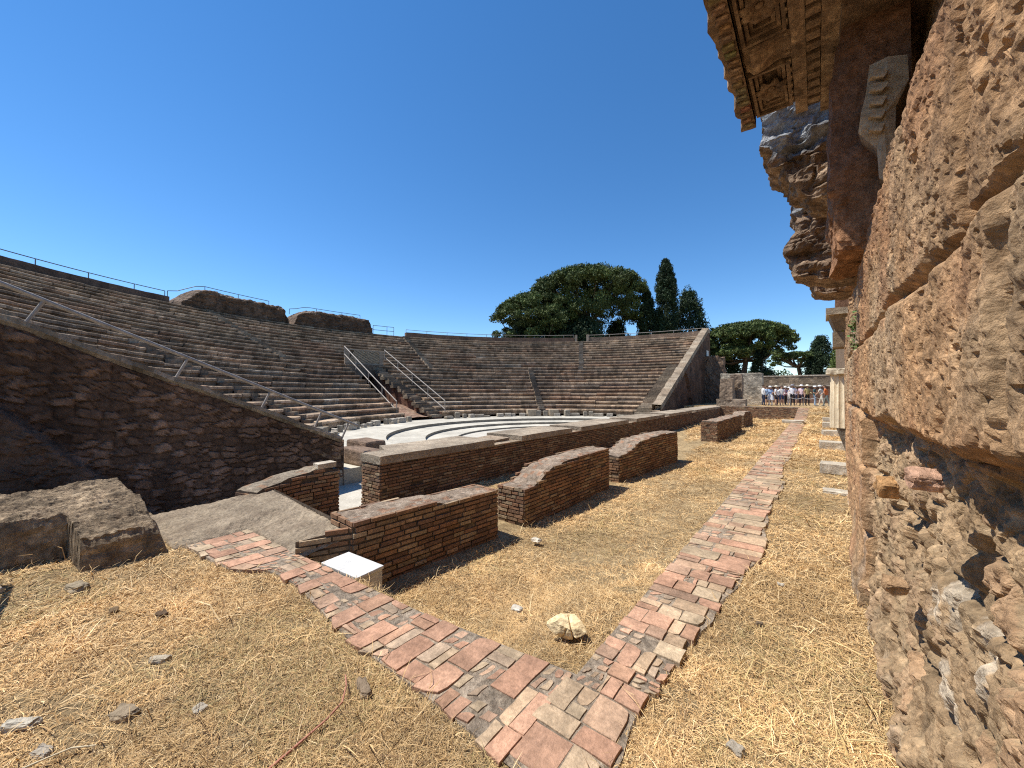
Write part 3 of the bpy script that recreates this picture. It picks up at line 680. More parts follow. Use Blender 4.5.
slope_rail('pale double handrail on the right edge of the middle passage', CY+1.85, R0+TD*(NC+.1), R0-.2, 5.25, .95)
gt = thing('barrier_panel', 'wooden barrier panel with diagonal slats above the passage mouth', 'barrier', (xe-.15, CY, 3.86))
mb = MB(); x = xe-.12
for k in range(26):
    y0 = CY-1.45+k*.115
    for (ya, yb2) in ((y0, y0+.55), ):
        mb.hexa([(x-.02, ya, 4.0), (x+.02, ya, 4.0), (x+.02, ya+.05, 4.0), (x-.02, ya+.05, 4.0)], [(x-.02, min(CY+1.5, yb2), 5.0), (x+.02, min(CY+1.5, yb2), 5.0), (x+.02, min(CY+1.5, yb2+.05), 5.0), (x-.02, min(CY+1.5, yb2+.05), 5.0)], (1.9, 1.75, 1.5))
mb.build('slats', M['wood'], gt)
mb = MB(); mb.box(x-.05, x-.03, CY-1.5, CY+1.5, 3.95, 5.05, (.3, .28, .25)); mb.build('back_board', M['wood'], gt)
mb = MB(); mb.box(x-.03, x+.03, CY-1.5, CY+1.5, 5.0, 5.1); mb.box(x-.03, x+.03, CY-1.5, CY+1.5, 3.9, 4.0); mb.build('frame', M['wood'], gt)
for y in (CY-1.75, CY+1.35):
    mb = MB(); mb.box(x-.05, x+.05, y, y+.4, 3.86, 5.12, (1.1, 1.05, 1.)); mb.build('post', M['wood'], gt)
# orchestra
FLZ = -.75
mb = MB(); mb.poly([(-22, 1.2, FLZ), (-6.75, 1.2, FLZ), (-6.75, 42, FLZ), (-22, 42, FLZ)]); kind(mb.build('orchestra_floor', M['marble']), 'structure')
def ring(r0, r1, z, zb, label):
    mb = MB(); n = 150; P = []
    for k in range(n+1):
        t = -R(90)+R(180)*k/n; e = random.uniform(-.004, .004)
        P.append([(*pol(t, r0), zb), (*pol(t, r0), z+e), (*pol(t, r1), z+e), (*pol(t, r1), zb)])
    tn = {}
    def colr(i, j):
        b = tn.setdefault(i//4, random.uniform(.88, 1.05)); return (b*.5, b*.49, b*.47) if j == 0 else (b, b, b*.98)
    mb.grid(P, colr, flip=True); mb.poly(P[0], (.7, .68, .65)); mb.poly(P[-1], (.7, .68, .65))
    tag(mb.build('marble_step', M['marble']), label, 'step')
ring(9.4, 12.7, -.36, -.9, 'outermost and widest white marble step, just below the first seats')
ring(7.7, 9.42, -.52, -.9, 'middle curved white marble step of the orchestra')
ring(6.3, 7.72, -.66, -.9, 'innermost curved white marble step around the orchestra floor')
# marble fragments standing on the outer step
def rough_block(name, sx, sy, sz, m, seed, col=(1, 1, 1), amt=.18, sub=3, bev=.25):
    bm = bmesh.new(); bmesh.ops.create_cube(bm, size=1)
    bmesh.ops.bevel(bm, geom=bm.edges[:], offset=bev*.5, segments=2, profile=.6, affect='EDGES')
    bmesh.ops.triangulate(bm, faces=bm.faces[:]); bmesh.ops.subdivide_edges(bm, edges=bm.edges[:], cuts=sub, use_grid_fill=True)
    V = np.array([v.co[:] for v in bm.verts]); d = amt*fbm(V+seed*3.1, 2.2, 4, seed); V = V*(1+d)[:, None]
    V = V*np.array([sx, sy, sz]); V[:, 2] -= V[:, 2].min()
    for v, c in zip(bm.verts, V): v.co = c
    bmesh.ops.triangulate(bm, faces=bm.faces[:])
    me = bpy.data.meshes.new(name); bm.to_mesh(me); bm.free(); me.materials.append(m)
    at = me.attributes.new('tint', 'FLOAT_COLOR', 'POINT'); at.data.foreach_set('color', np.tile((*col, 1), (len(me.vertices), 1)).ravel())
    o = bpy.data.objects.new(name, me); COL.objects.link(o); return o
GF = 'small broken marble fragments lined up on the outer step'
frs = [rough_block('marble_fragment', .5, .3, .26, M['whitestone'], 31, (.9, .88, .86)), rough_block('marble_fragment', .36, .3, .42, M['whitestone'], 37, (.6, .58, .55)), rough_block('marble_fragment', .7, .28, .2, M['whitestone'], 39, (.75, .72, .68))]
for f in frs: tag(f, 'broken grey white marble fragment standing on the outer marble step', 'fragment', GF)
k = 0
for deg in np.concatenate([np.arange(-84, -8, 3.6), np.arange(8, 84, 3.4)]):
    t = R(deg+random.uniform(-1.2, 1.2)); p = pol(t, 11.9+random.uniform(-.15, .15))
    if k < 3: o = frs[k]; o.location = (*p, -.37)
    else: o = dup(frs[random.randrange(3)], (*p, -.37)); o.scale = (random.uniform(.7, 1.25),)*3
    o.rotation_euler[2] = -t+math.pi/2+random.uniform(-.4, .4); k += 1
for deg, nm in ((42.6, 'left'), (51.2, 'right')):
    b = rough_block('pedestal_block', .75, .8, .55, M['whitestone'], 41 if nm == 'left' else 47, (.8, .72, .62), .06)
    b.location = (*pol(R(deg), 12.1), -.37); b.rotation_euler[2] = -R(deg)
    tag(b, f'squat pale stone block at the foot of the far stair, on its {nm} side', 'stone block')
for (y, x, sx, sy, sz, lab) in ((5.75, -9.9, 1.5, .6, .42, 'brown worn stone bench end at the foot of the left handrail'), (6.35, -10.6, 1.1, .7, .55, 'reddish stone block behind the foot of the left handrail'), (15.0, -22.0, .9, .9, .5, 'reddish stone block at the left foot of the middle passage')):
    b = rough_block('stone_block', sx, sy, sz, M['rubblewall'], int(y*7), (.27, .19, .135), .06); b.location = (x, y, -.37); tag(b, lab, 'stone block')
# ------------------------------------------------------------------ sloping retaining walls
def ztl(y): return np.clip(.40+.4375*(5-y), .3, 8.3)
ys = np.arange(-13, 5.01, .045); m = 140
f = np.linspace(0, 1, m); Yg, Fg = np.meshgrid(ys, f, indexing='ij'); yv = Yg.ravel(); tz = ztl(yv); tz = tz+.03*fbm(np.c_[yv, yv*0, yv*0], 3, 3, 5)
zv = -.8+(tz+.8)*Fg.ravel()
q = np.c_[yv*4.3+.7*fbm(np.c_[yv, zv, zv*0], 2.6, 3, 3), zv*7.6+.9*fbm(np.c_[yv, zv, zv*0+4], 2.6, 3, 4)]
f1, f2, idv = voro(q, 5); st = sstep(.02, .22, f2-f1)
p3 = np.c_[yv, zv, zv*0]
but = sstep(.10, -.05, zv-(1.35-1.15*(yv+.24)))*.28
xv = CX + .05*st*(.1+idv) + .06*fbm(p3, .8, 3, 8) + .02*fbm(p3, 6, 4, 9) + but - .12*sstep(.96, 1., Fg.ravel())
tn = np.array([.24, .162, .112])*(.5+.85*idv**2)[:, None]*(.6+.4*st)[:, None]
rd = fbm(p3, .5, 3, 12)[:, None]; tn = tn*(1+.4*rd); tn[:, 0] *= 1.04
tn = np.where((but > .14)[:, None], np.array([.17, .112, .08])*(1+.3*fbm(p3, 3, 4, 14))[:, None], tn)
rl = thing('sloping_wall', 'dark rough stone retaining wall sloping down towards the orchestra, nearest the camera', 'retaining wall', (CX, -2, -.8))
arrmesh('masonry', np.c_[xv, yv, zv], gridF(len(ys), m, flip=True), M['rubblewall'], tn, rl)
mb = MB(); P = []
for y in np.arange(-13, 5.02, .14):
    z = float(ztl(y)); e = .02*float(vnoise(np.array([[y*3, 0., 0.]]), 3)[0])
    P.append([(CX+.02, y, z-.10), (CX+.09+e, y, z-.03+e), (CX+.08+e, y, z+.05+e), (CX-.3, y, z+.07+e), (CX-.62, y, z+.05), (CX-.62, y, z-.8)])
mb.grid(P, lambda i, j: random.choice([(.36, .30, .22), (.3, .245, .18), (.42, .35, .27)]))
mb.poly([(CX-.62, 5.0, -.8), (CX+.03, 5.0, -.8), (CX+.03, 5.0, .40), (CX-.62, 5.0, .40)], (.2, .145, .105)); mb.build('coping', M['rubblewall'], rl)
# handrail on it
hr = thing('handrail', 'long pale handrail on slanted posts, on the sloping wall nearest the camera', 'handrail', (CX-.2, 0, 2.5))
A = Vector((CX-.2, 5.5, .18+.52)); B = Vector((CX-.2, -8, float(ztl(-8))+.56)); mb = MB(); mb.tube([A, B], .034, 8); mb.build('rail', M['steel'], hr)
for y in (-6.2, -4.4, -2.4, -.05, 1.75, 3.2, 4.35, 5.05):
    zb = float(ztl(y)); mp = MB(); mp.tube([(CX-.2, y, zb), (CX-.2, y+.21, zb+.455)], .025, 8); mp.build('post', M['steel'], hr)
# far side
def ztr(y): return np.clip(.55+.482*(y-30), .4, 8.6)
rw = thing('sloping_wall', 'far brown retaining wall with pale sloping coping at the right end of the seats', 'retaining wall', (CX, 39, -.8))
ys2 = np.arange(30, 47.6, .16); m = 50; f = np.linspace(0, 1, m); Yg, Fg = np.meshgrid(ys2, f, indexing='ij'); yv = Yg.ravel(); zv = -.8+(ztr(yv)-.3+.8)*Fg.ravel()
p3 = np.c_[yv, zv, zv*0]; arch = (np.hypot((yv-37.2)/2.1, (zv-.6)/2.7) < 1)
xv = CX+.09*fbm(p3, 2, 5, 3)-.25*arch
tn = np.array([.135, .082, .055])*(1+.5*fbm(p3, 1.3, 4, 6)+.35*fbm(p3, 6, 3, 7))[:, None]*np.where(arch, 1.25, 1)[:, None]
arrmesh('masonry', np.c_[xv, yv, zv], gridF(len(ys2), m, flip=True), M['rubblewall'], tn, rw)
mb = MB(); P = []
for y in np.arange(30, 47.7, .35):
    z = float(ztr(y)); e = random.uniform(-.07, .07)
    P.append([(CX+.06, y, z-.45), (CX+.06+e*.5, y, z+e), (CX-.6, y, z+.05+e), (CX-.6, y, z-.6)])
mb.grid(P, lambda i, j: random.choice([(.33, .26, .185), (.28, .215, .15), (.38, .31, .225)]), flip=True)
mb.poly([(CX+.05, 47.6, -1), (CX-.75, 47.6, -1), (CX-.75, 47.6, 8.6), (CX+.05, 47.6, 8.6)], DK); mb.build('coping', M['rubblewall'], rw)
mb = MB(); mb.box(CX+.06, CX+.11, 45.6, 46.5, 4.2, 6.1, (.95, .95, .92)); mb.build('white_plaque', M['white'], rw)
def wall_chunk(name, label, x0, x1, y0, y1, z0, z1, col, seed, amt=.12, cat='ruin', m='rubblewall', fine=False, taper=0):
    """a broken upright block of masonry: all six faces gridded and worn"""
    Vs, Fs, off = [], [], 0; n = 26
    for ax in range(3):
        for sd in (0, 1):
            a, b = np.meshgrid(np.linspace(0, 1, n), np.linspace(0, 1, n), indexing='ij'); c = np.full(n*n, float(sd)); P = np.zeros((n*n, 3))
            P[:, ax] = c; P[:, (ax+1) % 3] = a.ravel(); P[:, (ax+2) % 3] = b.ravel()
            Vs.append(P); Fs.append(gridF(n, n, flip=(sd == 0))+off); off += n*n
    V = np.concatenate(Vs); U = V.copy()
    V = np.array([x0, y0, z0])+V*np.array([x1-x0, y1-y0, z1-z0])
    if taper: V[:, 0] = (x0+x1)/2+(V[:, 0]-(x0+x1)/2)*(1+taper*U[:, 2])
    c = (np.array([x0, y0, z0])+np.array([x1, y1, z1]))/2
    dirn = (V-c)/np.array([x1-x0, y1-y0, z1-z0]); dirn /= np.linalg.norm(dirn, axis=1)[:, None]
    d = amt*fbm(V, 1.6, 4, seed)+amt*.5*fbm(V, 6, 4, seed+3)
    V = V+dirn*d[:, None]; V[:, 2] -= amt*2.2*np.abs(fbm(np.c_[V[:, 0], V[:, 1], V[:, 0]*0], 1.3, 3, seed+8))*(U[:, 2] > .98)
    t = np.array(col)*(1+.4*fbm(V, 2.5, 4, seed+5))[:, None]
    if fine:
        f1, f2, idv = voro(np.c_[(V[:, 0]+V[:, 2])*6, (V[:, 0]-V[:, 2])*6], seed); t = t*(.7+.6*idv)[:, None]
    return tag(arrmesh(name, V, np.concatenate(Fs), M[m], np.clip(t, .02, .8)), label, cat)
wall_chunk('ruined_wall', 'tall brown ruined wall stub at the foot of the far sloping wall', -10.0, -7.6, 45., 46.2, .3, 5.4, (.23, .155, .105), 3, .2)
wall_chunk('ruined_pier', 'squat stepped brick pier left of the patterned stone wall', -6.45, -5.5, 36.4, 37.6, .4, 2.75, (.36, .27, .19), 5, .08)
wall_chunk('ruined_pier', 'lower stone base in front of the stepped brick pier', -6.6, -4.5, 35.7, 36.5, .4, 1.02, (.34, .27, .2), 6, .06)
wall_chunk('ruined_pier', 'taller narrow brick pier leaning behind the stepped pier', -5.9, -5.0, 37.8, 38.6, .4, 3.2, (.30, .225, .16), 8, .1)
wall_chunk('patterned_wall', 'sunlit stone wall with small diamond stonework left of the tourists', -7.2, -3.9, 41.2, 42.2, .4, 3.35, (.44, .385, .30), 9, .06, 'wall', fine=True, taper=.03)
lw = thing('long_wall', 'long brown brick wall behind the group of tourists', 'wall', (-1, 52, .4))
mb = MB(); P = [];
for x in np.arange(-9, 6.01, .3): P.append([(x, 51.6+.04*random.uniform(-1, 1), .4+(2.9)*k/8) for k in range(9)])
mb.grid(P, lambda i, j: shd(((.20, .12, .082) if j < 5 else (.25, .195, .14)), .75, 1.2), flip=True)
mb.build('masonry', M['rubblewall'], lw)
mb = MB(); mb.box(-9, 6, 51.55, 52.3, 3.3, 3.42, (.5, .44, .36)); mb.box(-4, 6, 51.5, 51.6, 2.2, 2.32, (.5, .44, .36)); mb.build('ledge', M['rubblewall'], lw)
mb = MB(); mb.box(-9, 6, 52.2, 52.4, .4, 3.3, DK); mb.build('back_face', M['rubblewall'], lw)
# ------------------------------------------------------------------ the tuff wall on the right
def wallx(y):
    y = np.asarray(y, float); a = .262+.002*y; b = .0455*y; return np.log(np.exp(a*40)+np.exp(b*40))/40
yn = np.concatenate([np.linspace(-2.5, .7, 40)[:-1], np.geomspace(.7, 4.2, 430)[:-1], np.geomspace(4.2, 32, 170)])
zl = np.concatenate([np.arange(-.2, .6, .012), np.arange(.6, 2.62, .0068)])
rows = [(z, 0.) for z in zl] + [(2.62+.05*k/18, .34*k/18) for k in range(19)] + [(z, .34) for z in np.arange(2.69, 6.4, .035)]
zr = np.array([r[0] for r in rows]); xr = np.array([r[1] for r in rows])
Yg, Zg = np.meshgrid(yn, zr, indexing='ij'); y = Yg.ravel(); z = Zg.ravel(); xo = np.broadcast_to(xr, Yg.shape).ravel()
up = (xo > .001).astype(float)
p = np.c_[y, z, xo]
zt_shift = .10*fbm(np.c_[y, y*0, y*0], 1.1, 3, 71)
big = fbm(p, 1.5, 3, 61); mid = fbm(p, 6, 4, 62); fine = fbm(p, 26, 4, 63); rid = fbm(p, 12, 3, 64, ridge=True)
mg = fbm(p, 30, 3, 65)
# courses of big blocks; joints
jz = np.array([.55, 1.05, 1.45, 1.98, 2.66, 3.3, 3.95, 4.6, 5.3, 6.2])
zz = z + .05*fbm(np.c_[y, z*.3, z*0], 1.6, 3, 66)
ci = np.searchsorted(jz, zz); dj = np.min(np.abs(zz[:, None]-jz[None, :]), 1)
jl = _h(ci, ci*0, ci*0, 5)*.9
yy2 = y*.72+jl+.12*mid*.3; cb = np.floor(yy2).astype(int); fy = yy2-cb; djy = np.minimum(fy, 1-fy)/.72
blk = _h(cb, ci, cb*0, 9)
jg = sstep(.045, .0, dj+.02*mid)*.075 + sstep(.04, 0, djy+.015*mid)*.05*(z > 1.45)
hole = sstep(.42, .7, fbm(p, 6, 4, 68))*.022 + sstep(.3, .6, mg)*.009 + sstep(.45, .65, fbm(p, 15, 3, 69))*.014
rub = sstep(1.47, 1.40, zz+.05*mid)*(y < 3.9)                     # open rubble core under the big blocks
vz = np.c_[(y*.94+z*.34)*5.2+.5*mid+.45*fbm(p, 11, 3, 72), (z*.94-y*.34)*7+.4*big+.6*fbm(p, 9, 3, 73)]; f1, f2, idv = voro(vz, 12); stone = sstep(.0, .28, f2-f1)*(idv > .28)
xw = wallx(y)+xo
xw = xw - .020*big - .011*mid - .007*fine - .006*rid - .004*fbm(p, 60, 2, 74) + jg*.6 + hole*(1-rub*.5) - .035*(blk-.5)*(1-rub)
xw = xw + rub*(.07 - .026*stone*(.2+idv) - .020*fbm(p, 5, 5, 75) - .012*fbm(p, 22, 4, 76) - .006*fbm(p, 42, 3, 77, ridge=True) + .05*sstep(.2, .5, fbm(p, 4.5, 3, 70))) + .05*sstep(1.0, 1.46, z)*rub
xw = xw - .10*sstep(.45, .0, z)*(y < 5)*(.6+.4*mid)
xw = xw + up*(.06*big)
Vf = np.c_[xw, y, z+up*zt_shift*sstep(6, 2.7, z)*1. + (1-up)*zt_shift*sstep(2.2, 2.6, z)*1.]
OC = np.array([.46, .28, .145]); GY = np.array([.42, .295, .175]); RDc = np.array([.41, .215, .11]); PL = np.array([.58, .49, .37])
mixg = sstep(-.15, .45, fbm(p, 1.1, 3, 81)); tn = OC*(1-mixg[:, None])+GY*mixg[:, None]
mr = sstep(.1, .5, fbm(p, 2.3, 3, 82))[:, None]*.6; tn = tn*(1-mr)+RDc*mr
tn = tn*(.86+.28*blk)[:, None]
stc = np.where((idv > .93)[:, None], np.array([.42, .275, .16]), np.where((idv > .70)[:, None], np.array([.40, .275, .165]), np.array([.41, .285, .165])))*(.8+.4*idv)[:, None]
rcv = np.where((stone > .5)[:, None], stc, np.array([.41, .295, .175])*(1+.25*fine)[:, None]); tn = tn*(1-rub[:, None])+rcv*rub[:, None]
plm = sstep(.12, .3, fbm(p, 3.2, 3, 83)-.6*np.abs(z-.75)-.35*np.abs(y-1.9))[:, None]*rub[:, None] + (sstep(.2, .02, z)*sstep(-.1, .3, mid))[:, None]*.8
plm = np.clip(plm*sstep(-.05, .12, fbm(p, 9, 4, 87))[:, None], 0, 1)*.9; tn = tn*(1-plm)+PL*plm
tn = tn*(1+.30*fbm(p, 17, 4, 85)+.22*fbm(p, 55, 3, 86))[:, None]
gs = sstep(.3, .55, fbm(np.c_[y*3.5, z*.35, z*0], 1, 3, 84))[:, None]*(y > 1.9)[:, None]*.45; tn = tn*(1-gs)+np.array([.235, .215, .185])*gs
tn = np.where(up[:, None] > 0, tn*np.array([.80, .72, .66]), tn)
tw = thing('tuff_wall', 'massive rough ochre stone wall close on the right with rubble showing below', 'wall', (.5, 4, -.2))
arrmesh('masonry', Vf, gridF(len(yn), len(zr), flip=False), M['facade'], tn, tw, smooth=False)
mb = MB(); mb.box(.95, 2.4, -2.5, 32, -.3, 6.3, (.25, .18, .12)); mb.build('core', M['facade'], tw)
for (yv, zv, sx, col, lab) in ((2.38, 1.15, .085, (.50, .29, .13), 'orange brick fragment'), (1.58, 1.33, .06, (.60, .37, .25), 'pale pink brick fragment'), (2.2, .80, .06, (.42, .27, .15), 'small orange brick fragment')):
    b = rough_block('brick_fragment', .07, sx, sx*.8, M['facade'], int(yv*10), tuple(1.15*v for v in col), .25, sub=3, bev=.5); b.parent = tw
    b.location = Vector((float(wallx(yv))-.035, yv, zv))-Vector((.5, 4, -.2)); b.rotation_euler = (R(25), 0, R(10)); b['label'] = lab
# small green weed
wp = thing('wall_plant', 'small green weed growing from a crack in the tuff wall', 'plant', (.33, 4.7, 2.05))
wd = MB()
wd.tube([(.36, 4.7, 2.05), (.31, 4.69, 2.12), (.29, 4.71, 2.26)], [.006, .005, .002], 5, (.2, .2, .08)); wd.build('stem', M['leaf'], wp); wd = MB()
for k in range(220):
    a = Vector((.30+random.gauss(0, .03), 4.7+random.gauss(0, .06), 2.16+random.gauss(0, .09))); u = Vector((random.gauss(0, 1), random.gauss(0, 1), random.gauss(0, 1))).normalized()*.019; v2 = u.orthogonal().normalized()*.010
    wd.poly([a-u, a-v2, a+u, a+v2], (.13*random.uniform(.7, 1.3), .19, .06))
wd.build('leaves', M['leaf'], wp)
# red tuff corbel
def corbel():
    n = 70; Vs, Fs, off = [], [], 0
    x0, x1, y0, y1, z0, z1 = .10, .52, 3.62, 4.4, 2.60, 4.24
    for ax in range(3):
        for sd in (0, 1):
            a, b = np.meshgrid(np.linspace(0, 1, n), np.linspace(0, 1, n), indexing='ij'); P = np.zeros((n*n, 3)); P[:, ax] = sd; P[:, (ax+1) % 3] = a.ravel(); P[:, (ax+2) % 3] = b.ravel()
            Vs.append(P); Fs.append(gridF(n, n, flip=(sd == 0))+off); off += n*n
    U = np.concatenate(Vs); V = np.array([x0, y0, z0])+U*np.array([x1-x0, y1-y0, z1-z0])
    V[:, 0] += .08*np.clip(1-np.hypot(1-U[:, 2], U[:, 0])*4, 0, 1)+.02*sstep(.3, 0, U[:, 2])
    low = sstep(.42, .25, U[:, 2]); d = (.02+.05*low)*fbm(V, 3.6, 4, 91)+.012*fbm(V, 16, 3, 92)
    V[:, 0] += d*(1-U[:, 0]); V[:, 1] += d*(1-U[:, 1]); V[:, 2] += d*(1-U[:, 2])*1.2
    t = (np.array([.23, .125, .075])*(1-low)[:, None]+np.array([.36, .19, .10])*low[:, None])*(1+.3*fbm(V, 3, 4, 94))[:, None]  # sunlit foot and cornice shade above are painted into this tint
    return arrmesh('tuff_corbel', V, np.concatenate(Fs), M['facade'], t)
tag(corbel(), 'upright red brown tuff block jutting from the wall under the carved cornice', 'corbel')
# pale carved marble fragment set in the wall behind the corbel
cf = thing('carved_fragment', 'pale carved marble fragment hanging high between red block and ochre wall', 'marble fragment', (.4, 3.5, 2.9))
mb = MB(); prf = []
for (px, py) in ((876, 58), (895, 50), (915, 47), (916, 73), (908, 90), (902, 101), (900, 140), (898, 171), (891, 180), (883, 176), (882, 146), (874, 138), (863, 130), (866, 110), (871, 92)):
    u = (px-512)/F_PX; rx_, ry_ = fw[0]+u*rt[0], fw[1]+u*rt[1]; dd = 3.42/ry_; prf.append((rx_*dd, 1.6+(392-py)/F_PX*dd))
prf = prf[::-1]
P0 = [(x, 3.42+.02*random.uniform(-1, 1), z) for x, z in prf]; P1 = [(x+.06, 3.8, z+.02) for x, z in prf]
k0 = [mb.v(*q) for q in P0]; k1 = [mb.v(*q) for q in P1]; n = len(prf)
cm = (sum(q[0] for q in prf)/n, sum(q[1] for q in prf)/n); km = mb.v(cm[0], 3.385, cm[1])
for i in range(n): j = (i+1) % n; mb.f((k0[i], k0[j], km), (.95, .80, .62)); mb.f((k0[i], k1[i], k1[j], k0[j]), (.62, .5, .38))
mb.build('body', M['whitestone'], cf)
for k in range(5):
    c = rough_block('leaf_carving', .075, .04, .05, M['whitestone'], 100+k, (.92, .78, .6), .25, 2); c.parent = cf
    c.location = Vector((cm[0]-.035-.004*k, 3.375, cm[1]+.24-.085*k))-Vector((.4, 3.5, 2.9)); c.rotation_euler = (0, R(25), 0)
# nearest cornice, carved underside
c1 = thing('cornice_block', 'largest carved cornice block, overhead at the top edge, with dentils and coffers', 'cornice', (-.1, 3.7, 4.4), 'carved cornice blocks jutting from the tuff wall')
CY0, CY1 = 2.55, 4.78
def strip(name, x0, x1, z0, z1, y0=CY0, y1=CY1, jag=.0, col=(1, 1, 1), seed=1, parent=c1, m='carved', st=.045):
    mb = MB(); P = []; y1 = y1+random.uniform(-.07, .05)
    for y in np.arange(y0, y1+1e-6, st):
        e = jag*float(fbm(np.array([[y*5, x0*7, 1.]]), 1.5, 4, seed)[0]); g = jag*.4*float(vnoise(np.array([[y*11, 3., 1.]]), seed+1)[0]); w2 = .004*float(vnoise(np.array([[y*17, x1, 1.]]), seed+2)[0])
        P.append([(x1, y, z1), (x0+e, y, z1), (x0+e+g, y, z0+abs(e)*.7), (x0+e+(x1-x0)*.3, y, z0+w2), (x0+(x1-x0)*.65, y, z0-w2), (x1, y, z0)])
    mb.grid(P, lambda i, j: shd(col, .88, 1.12)); mb.poly(P[0], col); mb.poly(P[-1][::-1], col)
    return mb.build(name, M[m], parent)
strip('outer_lip', -.60, -.47, 4.40, 5.1, jag=.055, col=(1.1, 1.05, 1), seed=3)
strip('soffit', -.48, -.11, 4.52, 5.1, col=(.92, .88, .85), seed=4)
strip('plain_band', -.13, -.035, 4.36, 4.9, jag=.006, col=(1.25, 1.2, 1.12), seed=5)
strip('dentil_bed', -.04, .065, 4.40, 4.9, col=(.7, .68, .66), seed=6)
strip('fascia', .06, .17, 4.30, 4.9, jag=.006, col=(1.22, 1.18, 1.1), seed=7)
strip('architrave', .165, .66, 4.22, 4.9, jag=.006, col=(.9, .85, .8), seed=8)
yv = CY0+.03
while yv < CY1-.25:
    mb = MB(); mb.box(-.03, .055, yv, yv+.07, 4.315, 4.402, (1.15, 1.1, 1.02), j=.004); mb.build('dentil', M['carved'], c1); yv += .118
k = 0
for y0 in (2.66, 3.66):
    # modillion with scrolled profile and two raised ribs
    mb = MB(); w0 = .30; P = []
    for f in np.linspace(0, 1, 14):
        x = -.455+.325*f; zb = 4.425-.022*math.sin(f*math.pi*2)+.03*(f < .08)
        P.append([(x, y0, 4.53), (x, y0, zb+.01), (x, y0+.02, zb-.012), (x, y0+.07, zb+.012), (x, y0+w0/2, zb-.02), (x, y0+w0-.07, zb+.012), (x, y0+w0-.02, zb-.012), (x, y0+w0, zb+.01), (x, y0+w0, 4.53)])
    mb.grid(P, lambda i, j: shd((1.15, 1.08, 1.0), .85, 1.15), flip=True); mb.poly(P[0]); mb.poly(P[-1][::-1])
    mb.build('modillion', M['carved'], c1)
    # coffer: stepped frame round a rosette
    ya, yb = y0+.34, min(y0+.98, CY1-.12)
    if yb-ya < .2: continue
    mb = MB()
    for (q, dz) in ((0, 4.425), (.035, 4.455), (.065, 4.485)):
        X0_, X1_, Y0_, Y1_ = -.45+q, -.15-q, ya+q, yb-q; t_ = .026
        for (a, b, c, d) in ((X0_, X1_, Y0_, Y0_+t_), (X0_, X1_, Y1_-t_, Y1_), (X0_, X0_+t_, Y0_+t_, Y1_-t_), (X1_-t_, X1_, Y0_+t_, Y1_-t_)): mb.box(a, b, c, d, dz, 4.53, shd((1.05, 1, .94), .9, 1.1), j=.003)
    mb.build('coffer_frame', M['carved'], c1)
    mb = MB(); cxr, cyr = -.30, (ya+yb)/2
    for q in range(8):
        a = q*math.pi/4+.3; P = []
        for f in np.linspace(0, 1, 5):
            rr_ = .025+.12*f; ww = .045*math.sin(math.pi*(.15+.8*f)); zz_ = 4.47-.05*math.sin(f*math.pi*.8)
            P.append([(cxr+math.cos(a)*rr_-math.sin(a)*s*ww, cyr+math.sin(a)*rr_+math.cos(a)*s*ww, zz_+.015*abs(s)) for s in (-1, 0, 1)])
        mb.grid(P, (1.1, 1.04, .97))
    mb.tube([(cxr, cyr, 4.52), (cxr, cyr, 4.455), (cxr, cyr, 4.445)], [.03, .028, .012], 10, (1.15, 1.08, 1))
    mb.build('rosette', M['carved'], c1)
    # small egg ornaments along the band
    for q in range(9):
        e = rough_block('egg_ornament', .035, .055, .045, M['carved'], 50+k, (1.1, 1.05, .98), .1, 1); e.parent = c1; e.location = Vector((-.155, y0+.04+q*.108, 4.425))-Vector((-.1, 3.7, 4.4)); k += 1
for k in range(22):
    e = rough_block('leaf_carving', .085, .055, .04, M['carved'], 150+k, tuple(random.uniform(.8, 1.2)*v for v in (1.05, 1, .95)), .35, 2); e.parent = c1; e.location = Vector((-.525+random.uniform(-.008, .008), 2.6+k*.098, 4.375))-Vector((-.1, 3.7, 4.4)); e.rotation_euler = (0, 0, random.uniform(-.2, .2))
mb = MB(); mb.box(-.45, .6, CY0+.02, CY1-.12, 5.1, 5.3, (1, 1, 1)); mb.build('top_bed', M['carved'], c1)
